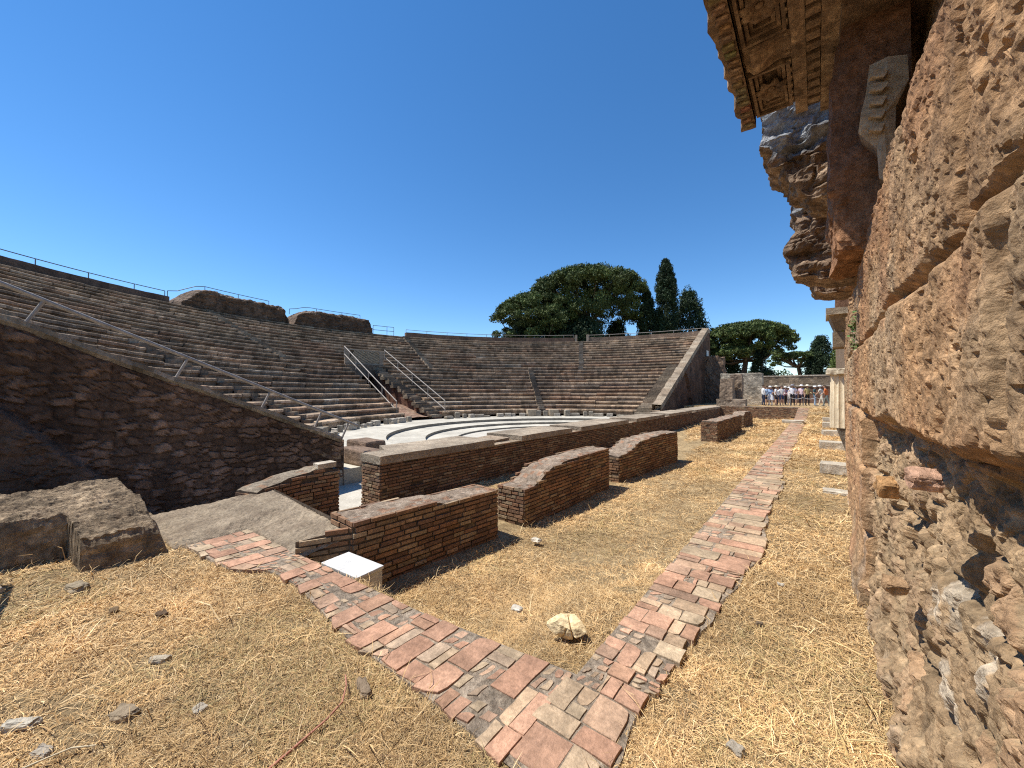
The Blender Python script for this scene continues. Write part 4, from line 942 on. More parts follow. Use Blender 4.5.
# the farther broken cornice blocks
def cornice(label, y0, y1, prfl, seed, gz):
    """prfl: outline (x, z) from the upper outer edge down to the wall; worn by noise, its top bed grey with lichen"""
    root = thing('cornice_block', label, 'cornice', (0, (y0+y1)/2, min(q[1] for q in prfl)), 'carved cornice blocks jutting from the tuff wall')
    pr = resample(prfl, .022); n = len(pr); zt = max(q[1] for q in prfl)
    Ys = np.linspace(y0, y1, 34); V = []; U = []
    for yi, yv in enumerate(Ys):
        for (x, z) in pr: V.append((x, yv, z)); U.append(yi)
    V = np.array(V); 
    d = .05*fbm(V, 4, 4, seed)+.05*fbm(np.c_[V[:, 0]*2, V[:, 1]*2, V[:, 2]*7], 1, 3, seed+2)+.04*fbm(V, 11, 3, seed+3); dx = sstep(.5, 0., V[:, 0]); V[:, 0] += (d+.02)*dx; V[:, 2] += .6*d
    V[:, 1] += np.where(np.array(U) == 0, .09*fbm(V, 3, 4, seed+5), 0)
    lay = fbm(np.c_[V[:, 0], V[:, 1]*.5, V[:, 2]*9], 1.5, 3, seed+7); t = np.array([1., .98, .95])*(1+.35*lay)[:, None]
    bo = arrmesh('carved_bed', V, gridF(34, n), M['carved'], t, root)
    # near end face (towards the camera) as a worn fan of strips
    A = V[:n]; m = 44; xin = .8; Ve = []
    for (x, y, z) in A:
        for f in np.linspace(0, 1, m): Ve.append((x+(xin-x)*f, y, z))
    Ve = np.array(Ve); e = fbm(np.c_[Ve[:, 0]*2.5, Ve[:, 2]*3, Ve[:, 0]*0], 2, 4, seed+9); r2 = fbm(np.c_[Ve[:, 0]*1.6, Ve[:, 2]*16, Ve[:, 0]*0], 1, 4, seed+11); inn = np.tile(np.linspace(0, 1, m), n)
    ck1, ck2, cki = voro(np.c_[Ve[:, 0]*4.5, Ve[:, 2]*5.5]+.35*fbm(Ve, 4, 3, seed+13)[:, None], seed); Ve[:, 1] += (.09*e+.05*r2-.16*(cki-.5)*sstep(.0, .2, ck2-ck1)+.05*fbm(Ve, 9, 4, seed+14))*np.minimum(1, inn*6)
    grey = sstep(gz-.04, gz+.04, Ve[:, 2]+.10*e)[:, None]
    te = np.array([1.05, 1.0, .95])*(1+.6*r2)[:, None]*(1-grey)+np.array([1.0, 1.42, 2.1])*1.25*(1+.25*e)[:, None]*grey
    arrmesh('end_face', Ve, gridF(n, m, flip=True), M['carved'], te, root)
    mb = MB(); mb.poly([(A[0][0], y0, zt), (.8, y0, zt), (.8, y1, zt), (A[0][0], y1, zt)], (1.1, 1.5, 2.1)); mb.build('top_bed', M['carved'], root)
    return root
cornice('second carved cornice block, with a grey weathered top and layered broken side', 6.0, 6.75, [(-.50, 5.6), (-.55, 5.02), (-.57, 4.86), (-.46, 4.74), (-.47, 4.6), (-.36, 4.52), (-.36, 4.42), (-.28, 4.36), (-.27, 4.25), (-.16, 4.15), (-.04, 4.05), (.1, 3.98), (.25, 3.92), (.8, 3.9)], 121, 4.62)
cornice('third cornice block, with a white chipped corner under the second block', 8.9, 9.7, [(-.32, 5.3), (-.38, 4.96), (-.29, 4.86), (-.30, 4.6), (-.45, 4.36), (-.42, 4.12), (-.36, 3.98), (-.33, 3.78), (-.12, 3.72), (.1, 3.64), (.8, 3.6)], 131, 4.86)
cornice('fourth and lowest cornice block, farthest along the tuff wall', 11.8, 12.7, [(-.16, 5.2), (-.18, 4.6), (-.17, 4.42), (-.12, 4.3), (-.09, 4.15), (.0, 4.02), (.2, 3.96), (.8, 3.9)], 141, 4.7)
# dark pier and impost capital beyond
wall_chunk('tuff_pier', 'dark square pier rising above the pale capital at the far wall end', .47, 1.0, 15.2, 16.0, 4.05, 6., (.20, .115, .075), 15, .04, 'pier', 'facade')
cap = thing('impost_capital', 'pale flat topped capital projecting from the far part of the tuff wall', 'capital', (.6, 15.5, 3.0))
def frus(mb, x0, x1, y0, y1, z0, xx0, yy0, yy1, z1, c): mb.hexa([(x0, y0, z0), (x1, y0, z0), (x1, y1, z0), (x0, y1, z0)], [(xx0, yy0, z1), (x1, yy0, z1), (x1, yy1, z1), (xx0, yy1, z1)], c)
mb = MB(); frus(mb, .46, 1., 15.1, 15.9, 3.4, .31, 14.9, 16.1, 3.9, (.62, .52, .40)); mb.build('bell', M['whitestone'], cap)
mb = MB(); mb.box(.24, 1., 14.8, 16.2, 3.9, 4.08, (.85, .78, .68), j=.02); mb.build('abacus', M['whitestone'], cap)
mb = MB(); mb.box(.40, 1., 15.08, 15.92, 2.95, 3.4, (.56, .46, .36), j=.02); mb.build('neck_block', M['whitestone'], cap)
# fluted column on a bracket
fc = thing('marble_column', 'cream white fluted column fragment held against the tuff wall by a grey bracket', 'column', (.72, 10.6, .5))
mb = MB(); P = []; nf = 20; cx_, cy_ = .53, 10.6
for z in np.linspace(.86, 2.0, 16):
    row = []; rb = .31+.025*(2.0-z)/1.14
    for k in range(nf*8+1):
        a = 2*math.pi*k/(nf*8); fl = abs(math.sin(a*nf/2)); r = rb-.042*(fl**.7 if fl > .25 else 0)+.004*float(vnoise(np.array([[a*6, z*5, 0.]]), 3)[0]); row.append((cx_+math.cos(a)*r, cy_+math.sin(a)*r, z))
    P.append(row)
mb.grid(P, lambda i, j: shd((1.4, 1.28, 1.08), .92, 1.05), flip=True); mb.poly(P[0][:-1][::-1], (1, .95, .85)); mb.poly(P[-1][:-1], (1, .95, .85)); mb.build('shaft', M['marble'], fc)
for k in range(7):
    a = math.pi*(.55+.16*k); b = rough_block('broken_rim', .16, .16, .12, M['marble'], 70+k, (1.05, .98, .86), .2, 2); b.parent = fc; b.location = Vector((cx_+math.cos(a)*.30, cy_+math.sin(a)*.30, 1.95+.03*random.random()))-Vector((.72, 10.6, .5))
mb = MB(); mb.hexa([(.47, 10.4, .3), (.8, 10.4, .3), (.8, 10.8, .3), (.47, 10.8, .3)], [(.30, 10.35, .86), (.85, 10.35, .86), (.85, 10.88, .86), (.30, 10.88, .86)], (.75, .78, .82)); mb.build('bracket', M['concrete'], fc)
GB = 'pale marble blocks laid along the foot of the tuff wall'
for (y, x, s, lab) in ((8.05, .22, (.34, .3, .04), 'thin flat stone piece in the grass, nearest of those along the wall'), (10.0, .34, (.62, .42, .2), 'pale grey marble block by the wall, nearest of the row of blocks'), (14.1, .38, (.7, .5, .22), 'pale marble block just below the fluted column, second in the row'), (18.4, .42, (.6, .5, .2), 'small pale marble block third along the wall foot'), (22.4, .44, (.55, .55, .24), 'small pale marble block fourth along the wall foot'), (26.5, .5, (.6, .6, .24), 'pale marble block at the far end of the row by the wall')):
    b = rough_block('marble_block', *s, M['whitestone'], int(y*3), (1, .98, .94), .035, 2, .1); b.location = (x, y, float(strip_z(y))-.01); b.rotation_euler[2] = random.uniform(-.1, .1); tag(b, lab, 'marble block', GB)
b = rough_block('flat_stone', .9, .75, .13, M['whitestone'], 88, (1, .96, .9), .08, 2, .15); b.location = (-1.0, 24.6, .015); tag(b, 'flat pale stone lying on the brick path near its far end', 'stone')
# ------------------------------------------------------------------ rough masonry lump, left
ux = np.linspace(-7.6, -4.75, 280); uy = np.linspace(-2.2, 1.15, 300); A_, B_ = np.meshgrid(ux, uy, indexing='ij'); x, y = A_.ravel(), B_.ravel(); pn = np.c_[x, y, x*0]
fx = np.where(y > .30, -5.10, -5.60); wob = .05*fbm(pn, 2.2, 3, 4)
fx = -5.60+.50*sstep(.27, .33, y+wob*.5)+wob
ey = .93+.04*fbm(pn, 3, 3, 6)-.05*(x < -6)
ins = np.minimum(np.minimum((fx-x)*9, (ey-y)*8), np.minimum((x+7.45)*6, (y+2.1)*6)); side = sstep(0, 1, ins)**.6
h = .44-.15*sstep(-5.9, -5.1, x)+.045*fbm(pn, 1.6, 4, 7)+.035*fbm(pn, 6, 4, 8)+.032*fbm(pn, 15, 4, 9)+.012*fbm(pn, 28, 3, 13, ridge=True)
z = -.15+(h+.15)*side
o = arrmesh('masonry_lump', np.c_[x+.03*fbm(np.c_[x, y, z*3], 5, 3, 12)*(side < .98), y, z], gridF(280, 300), M['lump'], np.array([1.05, .98, .9])*(1+.3*fbm(pn, 2.5, 3, 10)+.45*fbm(pn, 13, 3, 11))[:, None], smooth=False)
tag(o, 'low rough lump of grey old masonry with a notch, at the left edge', 'ruin')
# ------------------------------------------------------------------ small things on the ground
def stone(label, px, py, sx, sy, sz, col, seed, rz=0., z=0., m='whitestone', amt=.2, name='stone', sink=.012):
    d = (1.6-z)*F_PX/(py-392); p = ray(px, d); b = rough_block(name, sx, sy, sz, M[m], seed, col, .42, 3, .55); zz = z if z else float(ground_z(np.array([p[0]]), np.array([p[1]]))[0])
    b.location = (*p, zz-sink); b.rotation_euler[2] = rz; return tag(b, label, 'stone')
stone('long thin white stone shard in the grass at the lower left corner', 28, 719, .15, .055, .05, (1.15, 1.15, 1.12), 3, R(50))
stone('flat grey brown stone in the grass, right of the white shard', 131, 709, .11, .07, .045, (.72, .62, .5), 4, R(30))
stone('small pale stone just below the white shard', 52, 744, .09, .05, .035, (.95, .9, .85), 5, R(30))
stone('pale flat pebble in the left grass, highest of the pale ones', 165, 655, .10, .05, .035, (1, .95, .85), 6, R(45))
stone('small pale pebble between the left grass and the red twig', 205, 702, .06, .05, .03, (.95, .92, .88), 7)
stone('dark clod of earth in the left grass below the brick path end', 166, 612, .09, .06, .05, (.28, .2, .14), 8)
stone('small grey rock in the grass at the bottom, right of the path corner', 732, 741, .07, .05, .045, (.85, .82, .78), 9, R(-20))
stone('little white pebble in the grass strip beside the long path', 778, 583, .05, .04, .035, (1.1, 1.08, 1.05), 10)
stone('tiny dark stone in the grass strip near the path edge', 756, 622, .04, .04, .04, (.35, .28, .22), 11)
stone('white paper thin chip in the grass between white box and path corner', 517, 609, .09, .06, .03, (1.3, 1.3, 1.3), 12, z=-.25, sink=-.01)
stone('white chip in the grass in front of the second low brick wall', 536, 541, .13, .09, .04, (1.3, 1.28, 1.25), 13, z=-.47, sink=-.01)
stone('broken grey mortar piece by the end of the masonry lump', 82, 588, .16, .1, .06, (.7, .62, .5), 14, R(20))
stone('small brown clod in the left grass beside the dark one', 118, 609, .07, .05, .04, (.4, .3, .2), 15)
# crumpled paper bag
bm = bmesh.new(); bmesh.ops.create_icosphere(bm, subdivisions=5, radius=1); V = np.array([v.co[:] for v in bm.verts])
rb_ = np.random.default_rng(8); nn = rb_.normal(size=(17, 3)); nn /= np.linalg.norm(nn, axis=1)[:, None]; hh = rb_.uniform(.62, .95, 17)
dt = V@nn.T; rr = np.min(np.where(dt > .05, hh[None, :]/np.maximum(dt, .05), 9), 1); V = V*np.minimum(rr, 1.15)[:, None]
V *= (1+.09*fbm(V, 2.2, 4, 78)+.03*fbm(V, 8, 3, 79))[:, None]; V[:, 0] *= 1.2; V[:, 1] *= .8; V[:, 2] *= .8
g1 = np.abs(V[:, 0]-.32+.25*V[:, 2]); V *= (1-.30*np.exp(-(g1/.06)**2)*(V[:, 1] < .35))[:, None]
g2 = np.abs(V[:, 0]+.12-.3*V[:, 2]); V *= (1-.22*np.exp(-(g2/.045)**2)*((V[:, 1] < -.2) & (V[:, 2] < .2)))[:, None]
V *= .112; V[:, 2] -= V[:, 2].min()
for v, c in zip(bm.verts, V): v.co = c
me = bpy.data.meshes.new('paper_bag'); bm.to_mesh(me); bm.free(); me.materials.append(M['paper']); at = me.attributes.new('tint', 'FLOAT_COLOR', 'POINT'); at.data.foreach_set('color', np.full(len(V)*4, 1.25))
o = bpy.data.objects.new('paper_bag', me); COL.objects.link(o); p = ray(566, (1.6+.2)*F_PX/(652-392)); o.location = (p[0], p[1], float(pit_z(np.array([p[0]]), np.array([p[1]]))[0])+.0); o.rotation_euler[2] = R(35)
tag(o, 'crumpled pale tan paper lump lying in the inner corner of the brick path', 'paper')
# red twig, dry stick
def twig(name, label, pxs, r, col, lift):
    pts = []
    for (px, py), l in zip(pxs, lift):
        q = ray(px, 1.6*F_PX/(py-392)); pts.append((q[0], q[1], float(ground_z(np.array([q[0]]), np.array([q[1]]))[0])+l))
    mb = MB(); mb.tube(pts, [r*(1-.5*k/len(pts)) for k in range(len(pts))], 7, col); return tag(mb.build(name, M['cloth']), label, 'twig')
twig('dry_twig', 'long reddish bent twig lying in the grass left of the path corner', [(268, 767), (300, 742), (330, 720), (345, 705), (349, 690), (348, 676)], .006, (.42, .19, .13), [.012, .015, .03, .04, .045, .03])
twig('dry_twig', 'pale dry stalk along the bottom left of the grass', [(22, 766), (50, 757), (80, 745), (104, 740)], .005, (.62, .53, .36), [.02, .03, .03, .02])
twig('dry_twig', 'straight yellow stalk lying near the foot of the tuff wall', [(840, 738), (865, 741), (893, 743)], .003, (.72, .58, .30), [.03, .035, .03])
b = stone('short broken branch piece with a white end beside the red twig', 366, 687, .14, .05, .045, (.55, .45, .36), 19, R(-20))
# metal barrier whose foot and shadow reach into the left edge
mbr = thing('metal_barrier', 'grey metal barrier foot at the left edge beside the masonry lump', 'barrier', (-5.35, -.3, 0))
mb = MB(); mb.tube([(-5.02, -.10, .045), (-5.62, -.25, .05)], .022, 8); mb.build('foot', M['steel'], mbr)
mb = MB(); mb.tube([(-5.35, -.19, .05), (-5.35, -.19, .55)], .02, 8); mb.build('post', M['steel'], mbr)
mb = MB(); mb.tube([(-5.35, -.19, .52), (-3.6, -.36, .52)], .022, 8); mb.build('rail', M['steel'], mbr)
mb = MB(); mb.tube([(-3.6, -.36, .0), (-3.6, -.36, .52)], .02, 8); mb.build('post', M['steel'], mbr)
# ------------------------------------------------------------------ trees
def leaves(cent, rad, per, size, pal, seed, flat=1., name='crown', parent=None, updir=.35):
    per = int(per*1.9); size *= .68
    r = np.random.default_rng(seed); n = len(cent); k = np.repeat(np.arange(n), per); N = len(k)
    d = r.normal(size=(N, 3)); d /= np.linalg.norm(d, axis=1)[:, None]; rr = r.random(N)**.45
    c = np.asarray(cent)[k]+d*(np.asarray(rad)[k]*rr)[:, None]*np.array([1, 1, flat])
    a = r.normal(size=(N, 3))+d*.3; a[:, 2] += updir; a /= np.linalg.norm(a, axis=1)[:, None]
    b = np.cross(a, r.normal(size=(N, 3))); b /= np.linalg.norm(b, axis=1)[:, None]
    s = size*r.uniform(.6, 1.35, N)[:, None]
    V = np.stack([c-a*s, c-b*s*.38, c+a*s, c+b*s*.38], 1).reshape(-1, 3)
    F = np.arange(N*4).reshape(-1, 4); pal = np.array(pal)
    cl = r.uniform(.7, 1.3, n)[k]
    t = pal[r.integers(0, len(pal), N)]*(cl*r.uniform(.8, 1.2, N))[:, None]
    return arrmesh(name, V, F, M['leaf'], np.repeat(t, 4, 0), parent)
PINE = [(.075, .105, .030), (.095, .125, .036), (.060, .088, .027), (.115, .14, .042)]
DARKG = [(.030, .052, .022), (.040, .062, .025), (.025, .042, .02)]
BRIGHT = [(.12, .16, .035), (.10, .14, .035), (.14, .17, .045)]
def stone_pine(label, x, y, Rr, ztop, zbase, seed, ncl=130, trunk_lean=(0, 0), pal=PINE, group='stone pines beyond the theatre', thick=1., per=120, el=1.):
    per = int(per*.62)
    r = np.random.default_rng(seed); root = thing('stone_pine', label, 'tree', (x, y, -1), group); T = ztop-zbase
    ncl = int(ncl*2.1); q = np.sqrt(r.random(ncl)); a = r.random(ncl)*2*np.pi
    cxs = np.cos(a)*q*Rr*el; cys = np.sin(a)*q*Rr
    dome = zbase+T*.35+(T*.65-.9)*np.maximum(0, 1-q**2)**.42*(.95+.09*r.random(ncl))
    low = r.random(ncl) < .35*thick; zc = np.where(low, zbase+(dome-zbase)*r.random(ncl)*.9, dome)
    C3 = np.c_[x+cxs, y+cys, zc]; rad = Rr*.115*r.uniform(.7, 1.4, ncl)
    leaves(C3, rad, per, .30, pal, seed+1, .62, parent=root)
    mb = MB(); tx, ty = x+trunk_lean[0], y+trunk_lean[1]; fork = Vector((x+trunk_lean[0]*.25, y+trunk_lean[1]*.25, zbase-.5))
    mb.tube([(tx, ty, -1), (tx*.6+fork.x*.4, ty*.6+fork.y*.4, zbase*.5), fork], [.55, .42, .36], 9); mb.build('trunk', M['bark'], root)
    for k in r.choice(ncl, min(22, ncl), replace=False):
        mb = MB(); e = Vector(C3[k]); m_ = fork.lerp(e, .5)+Vector((0, 0, -.12*T)); mb.tube([fork, m_, e], [.2, .13, .05], 6); mb.build('limb', M['bark'], root)
    return root
def at_px(px, d): return ray(px, d)
def zpx(py, d): return 1.6+(392-py)/F_PX*d
p = at_px(588, 66); stone_pine('largest stone pine, a broad dark dome above the middle of the theatre rim', *p, 9.4, zpx(268, 66), 14.0, 3, 230, (2.5, 0), per=150, thick=1.2)
p = at_px(538, 64); stone_pine('lower stone pine filling the left shoulder of the largest one', *p, 7.6, zpx(291, 64), 8.0, 5, 190, (-1, 0), per=140, thick=1.6)
p = at_px(748, 60); stone_pine('wide flat stone pine standing between the sloping wall and the small pine', *p, 6.1, zpx(319, 60), 7.0, 7, 160, (-1.0, 0), per=140, thick=1.3)
p = at_px(797, 82); stone_pine('small open umbrella pine with a leaning bare trunk, near the tuff wall', *p, 5.0, zpx(349, 82), 7.4, 9, 70, (1.2, -.4), per=100, thick=.7)
def cypress(name, label, x, y, Rr, ztop, seed, pal, n=150, per=110, sp=1., size=.22, base=0):
    r = np.random.default_rng(seed); root = thing(name, label, 'tree', (x, y, -1))
    f = r.random(n)**.8; a = r.random(n)*2*np.pi; w = Rr*np.where(f < .25, .75+f, (1-((f-.25)/.78)**sp))*(.55+.45*np.sqrt(r.random(n)))
    zc = base+f*(ztop-base-.3); C3 = np.c_[x+np.cos(a)*w*.7, y+np.sin(a)*w*.7, zc]
    leaves(C3, Rr*.42*r.uniform(.6, 1.2, n)*(1-.45*f), per, size, pal, seed+1, 1.2, parent=root, updir=1.2 if sp > 1.2 else .3)
    mb = MB(); mb.tube([(x, y, -1), (x, y, ztop*.45), (x, y, ztop*.9)], [.35, .25, .06], 8); mb.build('trunk', M['bark'], root); return root
p = at_px(667, 62); cypress('cypress_tree', 'tall narrow dark cypress, the highest tree above the theatre rim', *p, 2.25, zpx(259, 62), 21, DARKG, 230, 120, 4.6, base=5)
p = at_px(648, 63); cypress('evergreen_tree', 'dark bushy evergreen pressed against the left side of the cypress', *p, 2.3, zpx(291, 63), 23, DARKG, 150, 110, 1.8, .24, base=6)
p = at_px(690, 64); cypress('evergreen_tree', 'dark loose evergreen to the right of the cypress', *p, 3.9, zpx(289, 64), 25, DARKG, 110, 80, 2.0, .28, base=6)
p = at_px(762, 57); cypress('evergreen_tree', 'small dark conifer in front of the wide flat stone pine', *p, 2.1, zpx(343, 57), 27, DARKG, 70, 100, 1.3, .22, base=1)
p = at_px(822, 78); cypress('evergreen_tree', 'dark rounded evergreen right of the small umbrella pine', *p, 3.6, zpx(337, 78), 29, DARKG, 120, 110, 2.2, .26, base=1)
p = at_px(842, 70); cypress('leafy_tree', 'bright green leafy tree half hidden by the far wall end', *p, 2.6, zpx(338, 70), 33, BRIGHT, 90, 100, 2., .22, base=1)
p = at_px(617, 70); cypress('evergreen_tree', 'low dark evergreen under the right side of the largest pine', *p, 4.6, zpx(322, 70), 35, DARKG, 90, 110, 2.2, .28, base=3)
p = at_px(585, 60); cypress('evergreen_tree', 'dark evergreen seen through the gap in the top parapet', *p, 5.5, zpx(318, 60), 37, DARKG, 130, 110, 2.5, .28, base=2)
p = at_px(722, 66); cypress('evergreen_tree', 'dark evergreen mass low behind the far sloping wall', *p, 4.2, zpx(352, 66), 39, DARKG, 110, 100, 2.2, .28, base=1)
p = at_px(556, 62); cypress('evergreen_tree', 'dark low evergreen behind the rim, under the left half of the largest pine', *p, 6.0, zpx(309, 62), 61, DARKG, 130, 110, 2.5, .28, base=3)
p = at_px(520, 63); cypress('evergreen_tree', 'dark low evergreen at the left foot of the lower pine', *p, 4.0, zpx(320, 63), 63, DARKG, 90, 110, 2.5, .28, base=3)
r = np.random.default_rng(51); n = 420; C3 = np.c_[r.uniform(-75, 70, n), r.uniform(170, 185, n), r.uniform(0, 1, n)**1.3*8.5+r.normal(0, .6, n)]
kind(leaves(C3, r.uniform(1.5, 3.2, n), 40, .8, [(.05, .075, .03), (.065, .09, .035), (.04, .06, .028)], 53, .8, name='treeline'), 'stuff')
# ------------------------------------------------------------------ people
def body_mesh(pose):
    """one skinned figure, 1.72 m, facing +Y"""
    lean, stride, armL, armR = pose
    J = {}; E = []
    def add(n, co_, r, par=None): J[n] = (Vector(co_), r, par)
    ly = lambda z: lean*max(0, z-.92)
    add('pelvis', (0, 0, .94), .115); add('waist', (0, ly(1.1), 1.10), .112, 'pelvis'); add('chest', (0, ly(1.3)+.005, 1.30), .135, 'waist'); add('collar', (0, ly(1.43), 1.42), .085, 'chest'); add('neck', (0, ly(1.5)+.01, 1.495), .05, 'collar')
    add('jaw', (0, ly(1.56)+.035, 1.555), .066, 'neck'); add('skull', (0, ly(1.63)+.02, 1.64), .088, 'jaw'); add('crown', (0, ly(1.69)+.01, 1.695), .06, 'skull')
    for s, n in ((-1, 'L'), (1, 'R')):
        el, wr = (armL if s < 0 else armR)
        add('sh'+n, (s*.165, ly(1.40), 1.385), .062, 'chest'); add('el'+n, (s*(.225+el[0]), ly(1.2)+el[1], el[2]), .043, 'sh'+n); add('wr'+n, (s*(.22+wr[0]), ly(1.1)+wr[1], wr[2]), .03, 'el'+n)
        d = (J['wr'+n][0]-J['el'+n][0]).normalized(); add('pa'+n, J['wr'+n][0]+d*.065, .034, 'wr'+n)
        st = stride*s
        add('hp'+n, (s*.09, 0, .88), .092, 'pelvis'); add('kn'+n, (s*.1, st*.5+.03, .49), .062, 'hp'+n); add('an'+n, (s*.1, st, .085), .044, 'kn'+n); add('to'+n, (s*.115, st+.15, .035), .036, 'an'+n)
    names = list(J); me = bpy.data.meshes.new('tmp'); me.from_pydata([J[n][0] for n in names], [(names.index(J[n][2]), names.index(n)) for n in names if J[n][2]], [])
    o = bpy.data.objects.new('tmp', me); COL.objects.link(o); md = o.modifiers.new('s', 'SKIN'); md.use_smooth_shade = True
    sv = me.skin_vertices[0].data
    for i, n in enumerate(names): sv[i].radius = (J[n][1], J[n][1]); sv[i].use_root = (i == 0)
    ss = o.modifiers.new('u', 'SUBSURF'); ss.levels = ss.render_levels = 1
    dg = bpy.context.evaluated_depsgraph_get(); dg.update(); ev = o.evaluated_get(dg); m2 = bpy.data.meshes.new_from_object(ev)
    V = [tuple(v.co) for v in m2.vertices]; F = [tuple(p.vertices) for p in m2.polygons]
    bpy.data.objects.remove(o); bpy.data.meshes.remove(me); bpy.data.meshes.remove(m2)
    mb = MB(); mb.V = V; mb.F = F; mb.C = [(1, 1, 1)]*len(F); mb.I = [0]*len(F)
    for s, n in ((-1, 'L'), (1, 'R')):            # five fingers rooted in the palm
        p0 = J['pa'+n][0]; d = (p0-J['wr'+n][0]).normalized(); side = Vector((0, 1, 0)) if abs(d.y) < .7 else Vector((1, 0, 0)); side = (side-d*side.dot(d)).normalized(); nrm = d.cross(side)
        for k in range(4):
            b = p0+side*(k-1.5)*.017+d*.0; L = (.07, .078, .072, .055)[k]; mb.tube([b, b+d*(.02+L*.5), b+d*(.02+L*.85)+nrm*.02], [.010, .009, .007], 5)
        mb.tube([p0-d*.04, p0-d*.01+side*.04, p0+d*.025+side*.05], [.012, .010, .008], 5)
    hd = J['skull'][0]; mb.tube([hd+Vector((0, .07, .0)), hd+Vector((0, .108, -.035)), hd+Vector((0, .075, -.05))], [.008, .016, .010], 6)   # nose
    for s in (-1, 1): mb.tube([hd+Vector((s*.082, 0, -.04)), hd+Vector((s*.095, -.01, -.01)), hd+Vector((s*.084, -.01, .02))], .014, 5)    # ears
    nb_ = len(mb.F)
    for s in (-1, 1): mb.tube([hd+Vector((s*.034, .07, .0)), hd+Vector((s*.034, .088, .0))], .012, 6)
    mb.tube([hd+Vector((-.025, .085, -.085)), hd+Vector((0, .093, -.087)), hd+Vector((.025, .085, -.085))], .006, 5)
    return mb, nb_, J
SK = mat('skin', (.50, .30, .20), (.58, .36, .25), 8, 3, 0, rough=.6, blotch=.05)
HAIRM = mat('hair', (.03, .02, .014), (.07, .045, .03), 20, 3, 0, blotch=.1)
CLM = {}
def cl(c):
    if c not in CLM: CLM[c] = mat('fabric', tuple(x*.9 for x in c), tuple(min(1, x*1.1) for x in c), 9, 4, .2, 40, .01, blotch=.1)
    return CLM[c]
DOWN = ((0, -.02, 1.12), (.02, .06, .88)); BENT = ((.01, -.01, 1.13), (-.06, .24, 1.08)); UP = ((.02, .12, 1.22), (-.10, .22, 1.42)); HIP = ((.09, -.04, 1.15), (-.03, .05, 1.0))
PO = {'stand': (0., .02, DOWN, DOWN), 'phone': (.05, .03, BENT, UP), 'bent': (.03, -.03, BENT, DOWN), 'hip': (0, .04, HIP, BENT), 'walk': (.16, .24, ((0, .10, 1.14), (.0, .26, .98)), ((0, -.14, 1.14), (.01, -.12, .90)))}
BM = {k: body_mesh(v) for k, v in PO.items()}
def person(label, px, d, face, pose, shirt, legs, hat=None, hairlong=False, shorts=False, sc=1., skirt=False, sleeve=1.22):
    mb, ne, J = BM[pose]; x, y = ray(px, d); z = .42
    root = thing('person', label, 'person', (x, y, z), 'tourists standing in front of the long wall')
    b2 = MB(); b2.V = mb.V; b2.F = mb.F; b2.C = mb.C; I = []
    for i, f in enumerate(mb.F):
        c = [sum(mb.V[k][q] for k in f)/len(f) for q in range(3)]; ax = abs(c[0])
        arm = (ax > .185 and c[2] > .72)
        if i >= ne: m = 4
        elif c[2] < .075: m = 3
        elif arm: m = 1 if c[2] > sleeve else 0
        elif c[2] > 1.455: m = 0
        elif c[2] > .95: m = 1
        elif c[2] > (.52 if shorts else .0): m = 2
        else: m = 0
        I.append(m)
    b2.I = I; off = _wl(root); b2.V = [tuple(Vector(v)+off) for v in mb.V]
    o = b2.build('body', [SK, cl(shirt), cl(legs), cl((.12, .1, .09)), HAIRM], root, smooth=True)
    hd = J['skull'][0]; hm = MB(); n = 14; P = []
    for k in range(7):
        f = k/6; zz = .098*math.cos(f*1.75); rr = .100*math.sin(max(.05, f*1.75))
        P.append([(hd.x+math.cos(2*math.pi*q/n)*rr, hd.y-.012+math.sin(2*math.pi*q/n)*rr*1.08 - (.0), hd.z+.005+zz+(.055 if (math.sin(2*math.pi*q/n) > .3 and f > .6) else 0)) for q in range(n+1)])
    if hairlong: P.append([(hd.x+math.cos(2*math.pi*q/n)*.092, hd.y-.045+math.sin(2*math.pi*q/n)*.06, hd.z-(.20 if math.sin(2*math.pi*q/n) < .3 else -.05)) for q in range(n+1)])
    hm.V = []; hm.grid([[tuple(Vector(p)+off) for p in row] for row in P]); hm.build('hair', HAIRM, root, smooth=True)
    if hat:
        h = MB(); P = []
        for (rr, zz) in ((.001, .125), (.06, .122), (.095, .10), (.107, .045), (.110, .03), (.165, .018), (.166, .012), (.10, .022)):
            P.append([tuple(Vector((hd.x+math.cos(2*math.pi*q/18)*rr, hd.y+.0+math.sin(2*math.pi*q/18)*rr*1.05, hd.z+zz))+off) for q in range(19)])
        h.grid(P); h.build('hat', cl(hat), root, smooth=True)
    if skirt:
        h = MB(); P = [[tuple(Vector((math.cos(2*math.pi*q/20)*rr*1.15, math.sin(2*math.pi*q/20)*rr, zz))+off) for q in range(21)] for zz, rr in ((1.02, .125), (.85, .19), (.6, .23), (.5, .25))]
        h.grid(P); h.build('skirt', cl(legs), root, smooth=True)
    root.rotation_euler[2] = face; root.scale = (sc, sc, sc); return root
WH, LB, NV, DKc, TN = (.78, .77, .75), (.45, .58, .74), (.05, .06, .10), (.03, .03, .035), (.50, .40, .18)
person('person in long sleeved white shirt and dark trousers, leftmost of the group', 763.2, 33.2, R(-60), 'stand', WH, NV, None, sleeve=.9, sc=1.03)
person('person in a light blue top and dark shorts, second from the left end', 767.4, 34.2, R(40), 'bent', LB, DKc, None, shorts=True)
person('person in pale blue shirt and white skirt with one arm raised', 770.4, 33.2, R(160), 'phone', (.30, .42, .62), WH, WH, skirt=True, sc=.97)
person('person in a straw hat and white top with short dark trousers', 775.6, 33.4, R(-90), 'bent', WH, DKc, (.66, .60, .48), shorts=True)
person('person in grey top with long dark hair behind the white hats', 778.6, 34.6, R(170), 'stand', (.42, .42, .45), NV, None, hairlong=True, sc=.95)
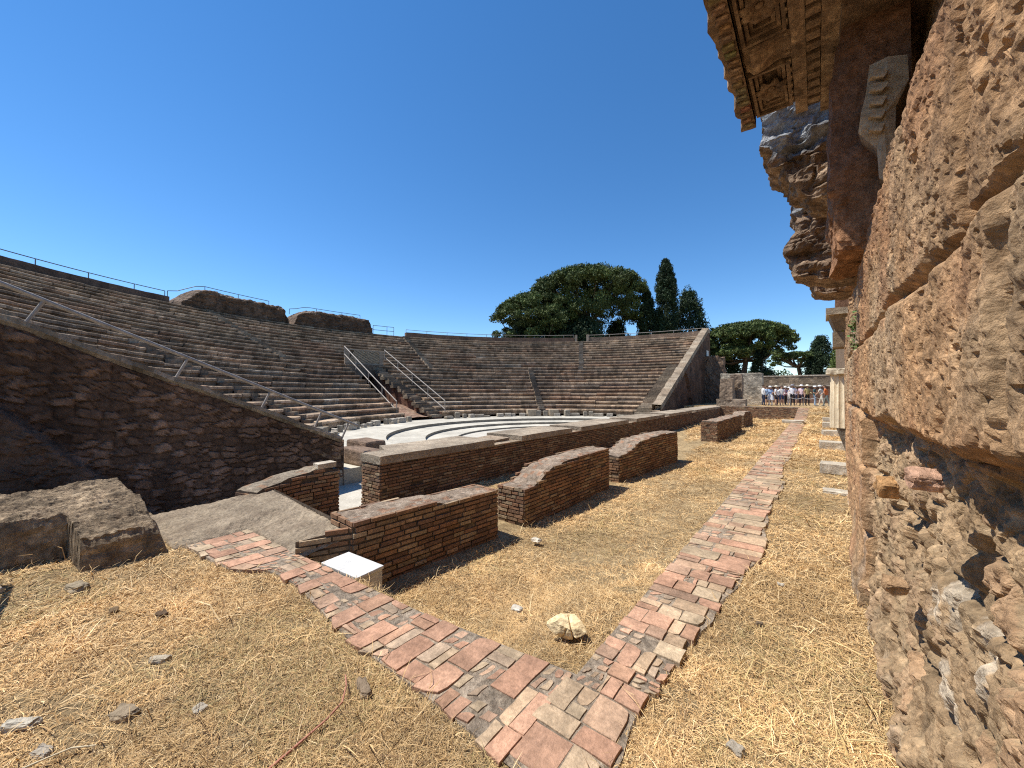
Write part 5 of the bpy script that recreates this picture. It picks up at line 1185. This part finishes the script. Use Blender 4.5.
person('person in white shirt with dark blue shorts holding a phone up', 781.4, 33.2, R(200), 'phone', WH, (.06, .08, .16), None, shorts=True)
person('person in a pink blouse and dark trousers with a pale cap', 785.0, 34.0, R(-120), 'hip', (.60, .36, .40), DKc, (.7, .66, .6), sc=.96)
person('person in a white sleeveless top and pale trousers with a white sun hat', 789.2, 33.8, R(150), 'stand', WH, (.62, .60, .58), WH, sleeve=1.34, sc=.93)
person('person in white shirt and black trousers with dark cap, in mid group', 792.4, 32.9, R(180), 'hip', (.74, .72, .74), DKc, (.25, .24, .26), sc=1.05)
person('person in a grey violet top and dark shorts right of the mid group', 796.4, 34.3, R(100), 'bent', (.30, .26, .34), NV, None, shorts=True, sc=.97)
person('person in a pale pink shirt and dark trousers with a white brimmed hat', 801.4, 32.8, R(170), 'stand', (.72, .54, .56), (.06, .05, .07), WH, sc=1.03)
person('person in a mustard yellow top and black trousers with dark hair', 807.0, 32.6, R(-150), 'bent', TN, DKc, (.74, .66, .52), sc=1.03)
person('person in a dark teal shirt and light blue jeans with a white cap', 814.4, 32.3, R(-100), 'hip', (.04, .09, .10), (.30, .40, .52), WH, sc=.97)
person('person in pale clothes and hat striding left beside the orange shirt', 821.6, 31.8, R(70), 'walk', (.62, .60, .52), (.66, .60, .48), WH)
person('person in a bright orange shirt bending beside the striding one', 826.6, 31.2, R(80), 'walk', (.62, .17, .05), (.16, .18, .16), None)
# rope in front of the group
rb = thing('rope_barrier', 'thin pale rope barrier strung on short posts in front of the tourists', 'barrier', (*ray(800, 31.2), .42))
pts = [(*ray(px, 31.6), .42) for px in (790, 803, 816, 828)]
mb = MB(); full = []
for a, b in zip(pts, pts[1:]): full += [(a[0]+(b[0]-a[0])*f, a[1]+(b[1]-a[1])*f, .42+.72-.12*math.sin(f*math.pi)) for f in np.linspace(0, 1, 9)[:-1]]
full.append((*pts[-1][:2], 1.14)); mb.tube(full, .016, 6, (1.1, 1.1, 1.1)); mb.build('rope', M['white'], rb)
for q in pts: mb = MB(); mb.tube([q, (q[0], q[1], 1.16)], .02, 8); mb.build('post', M['steel'], rb)
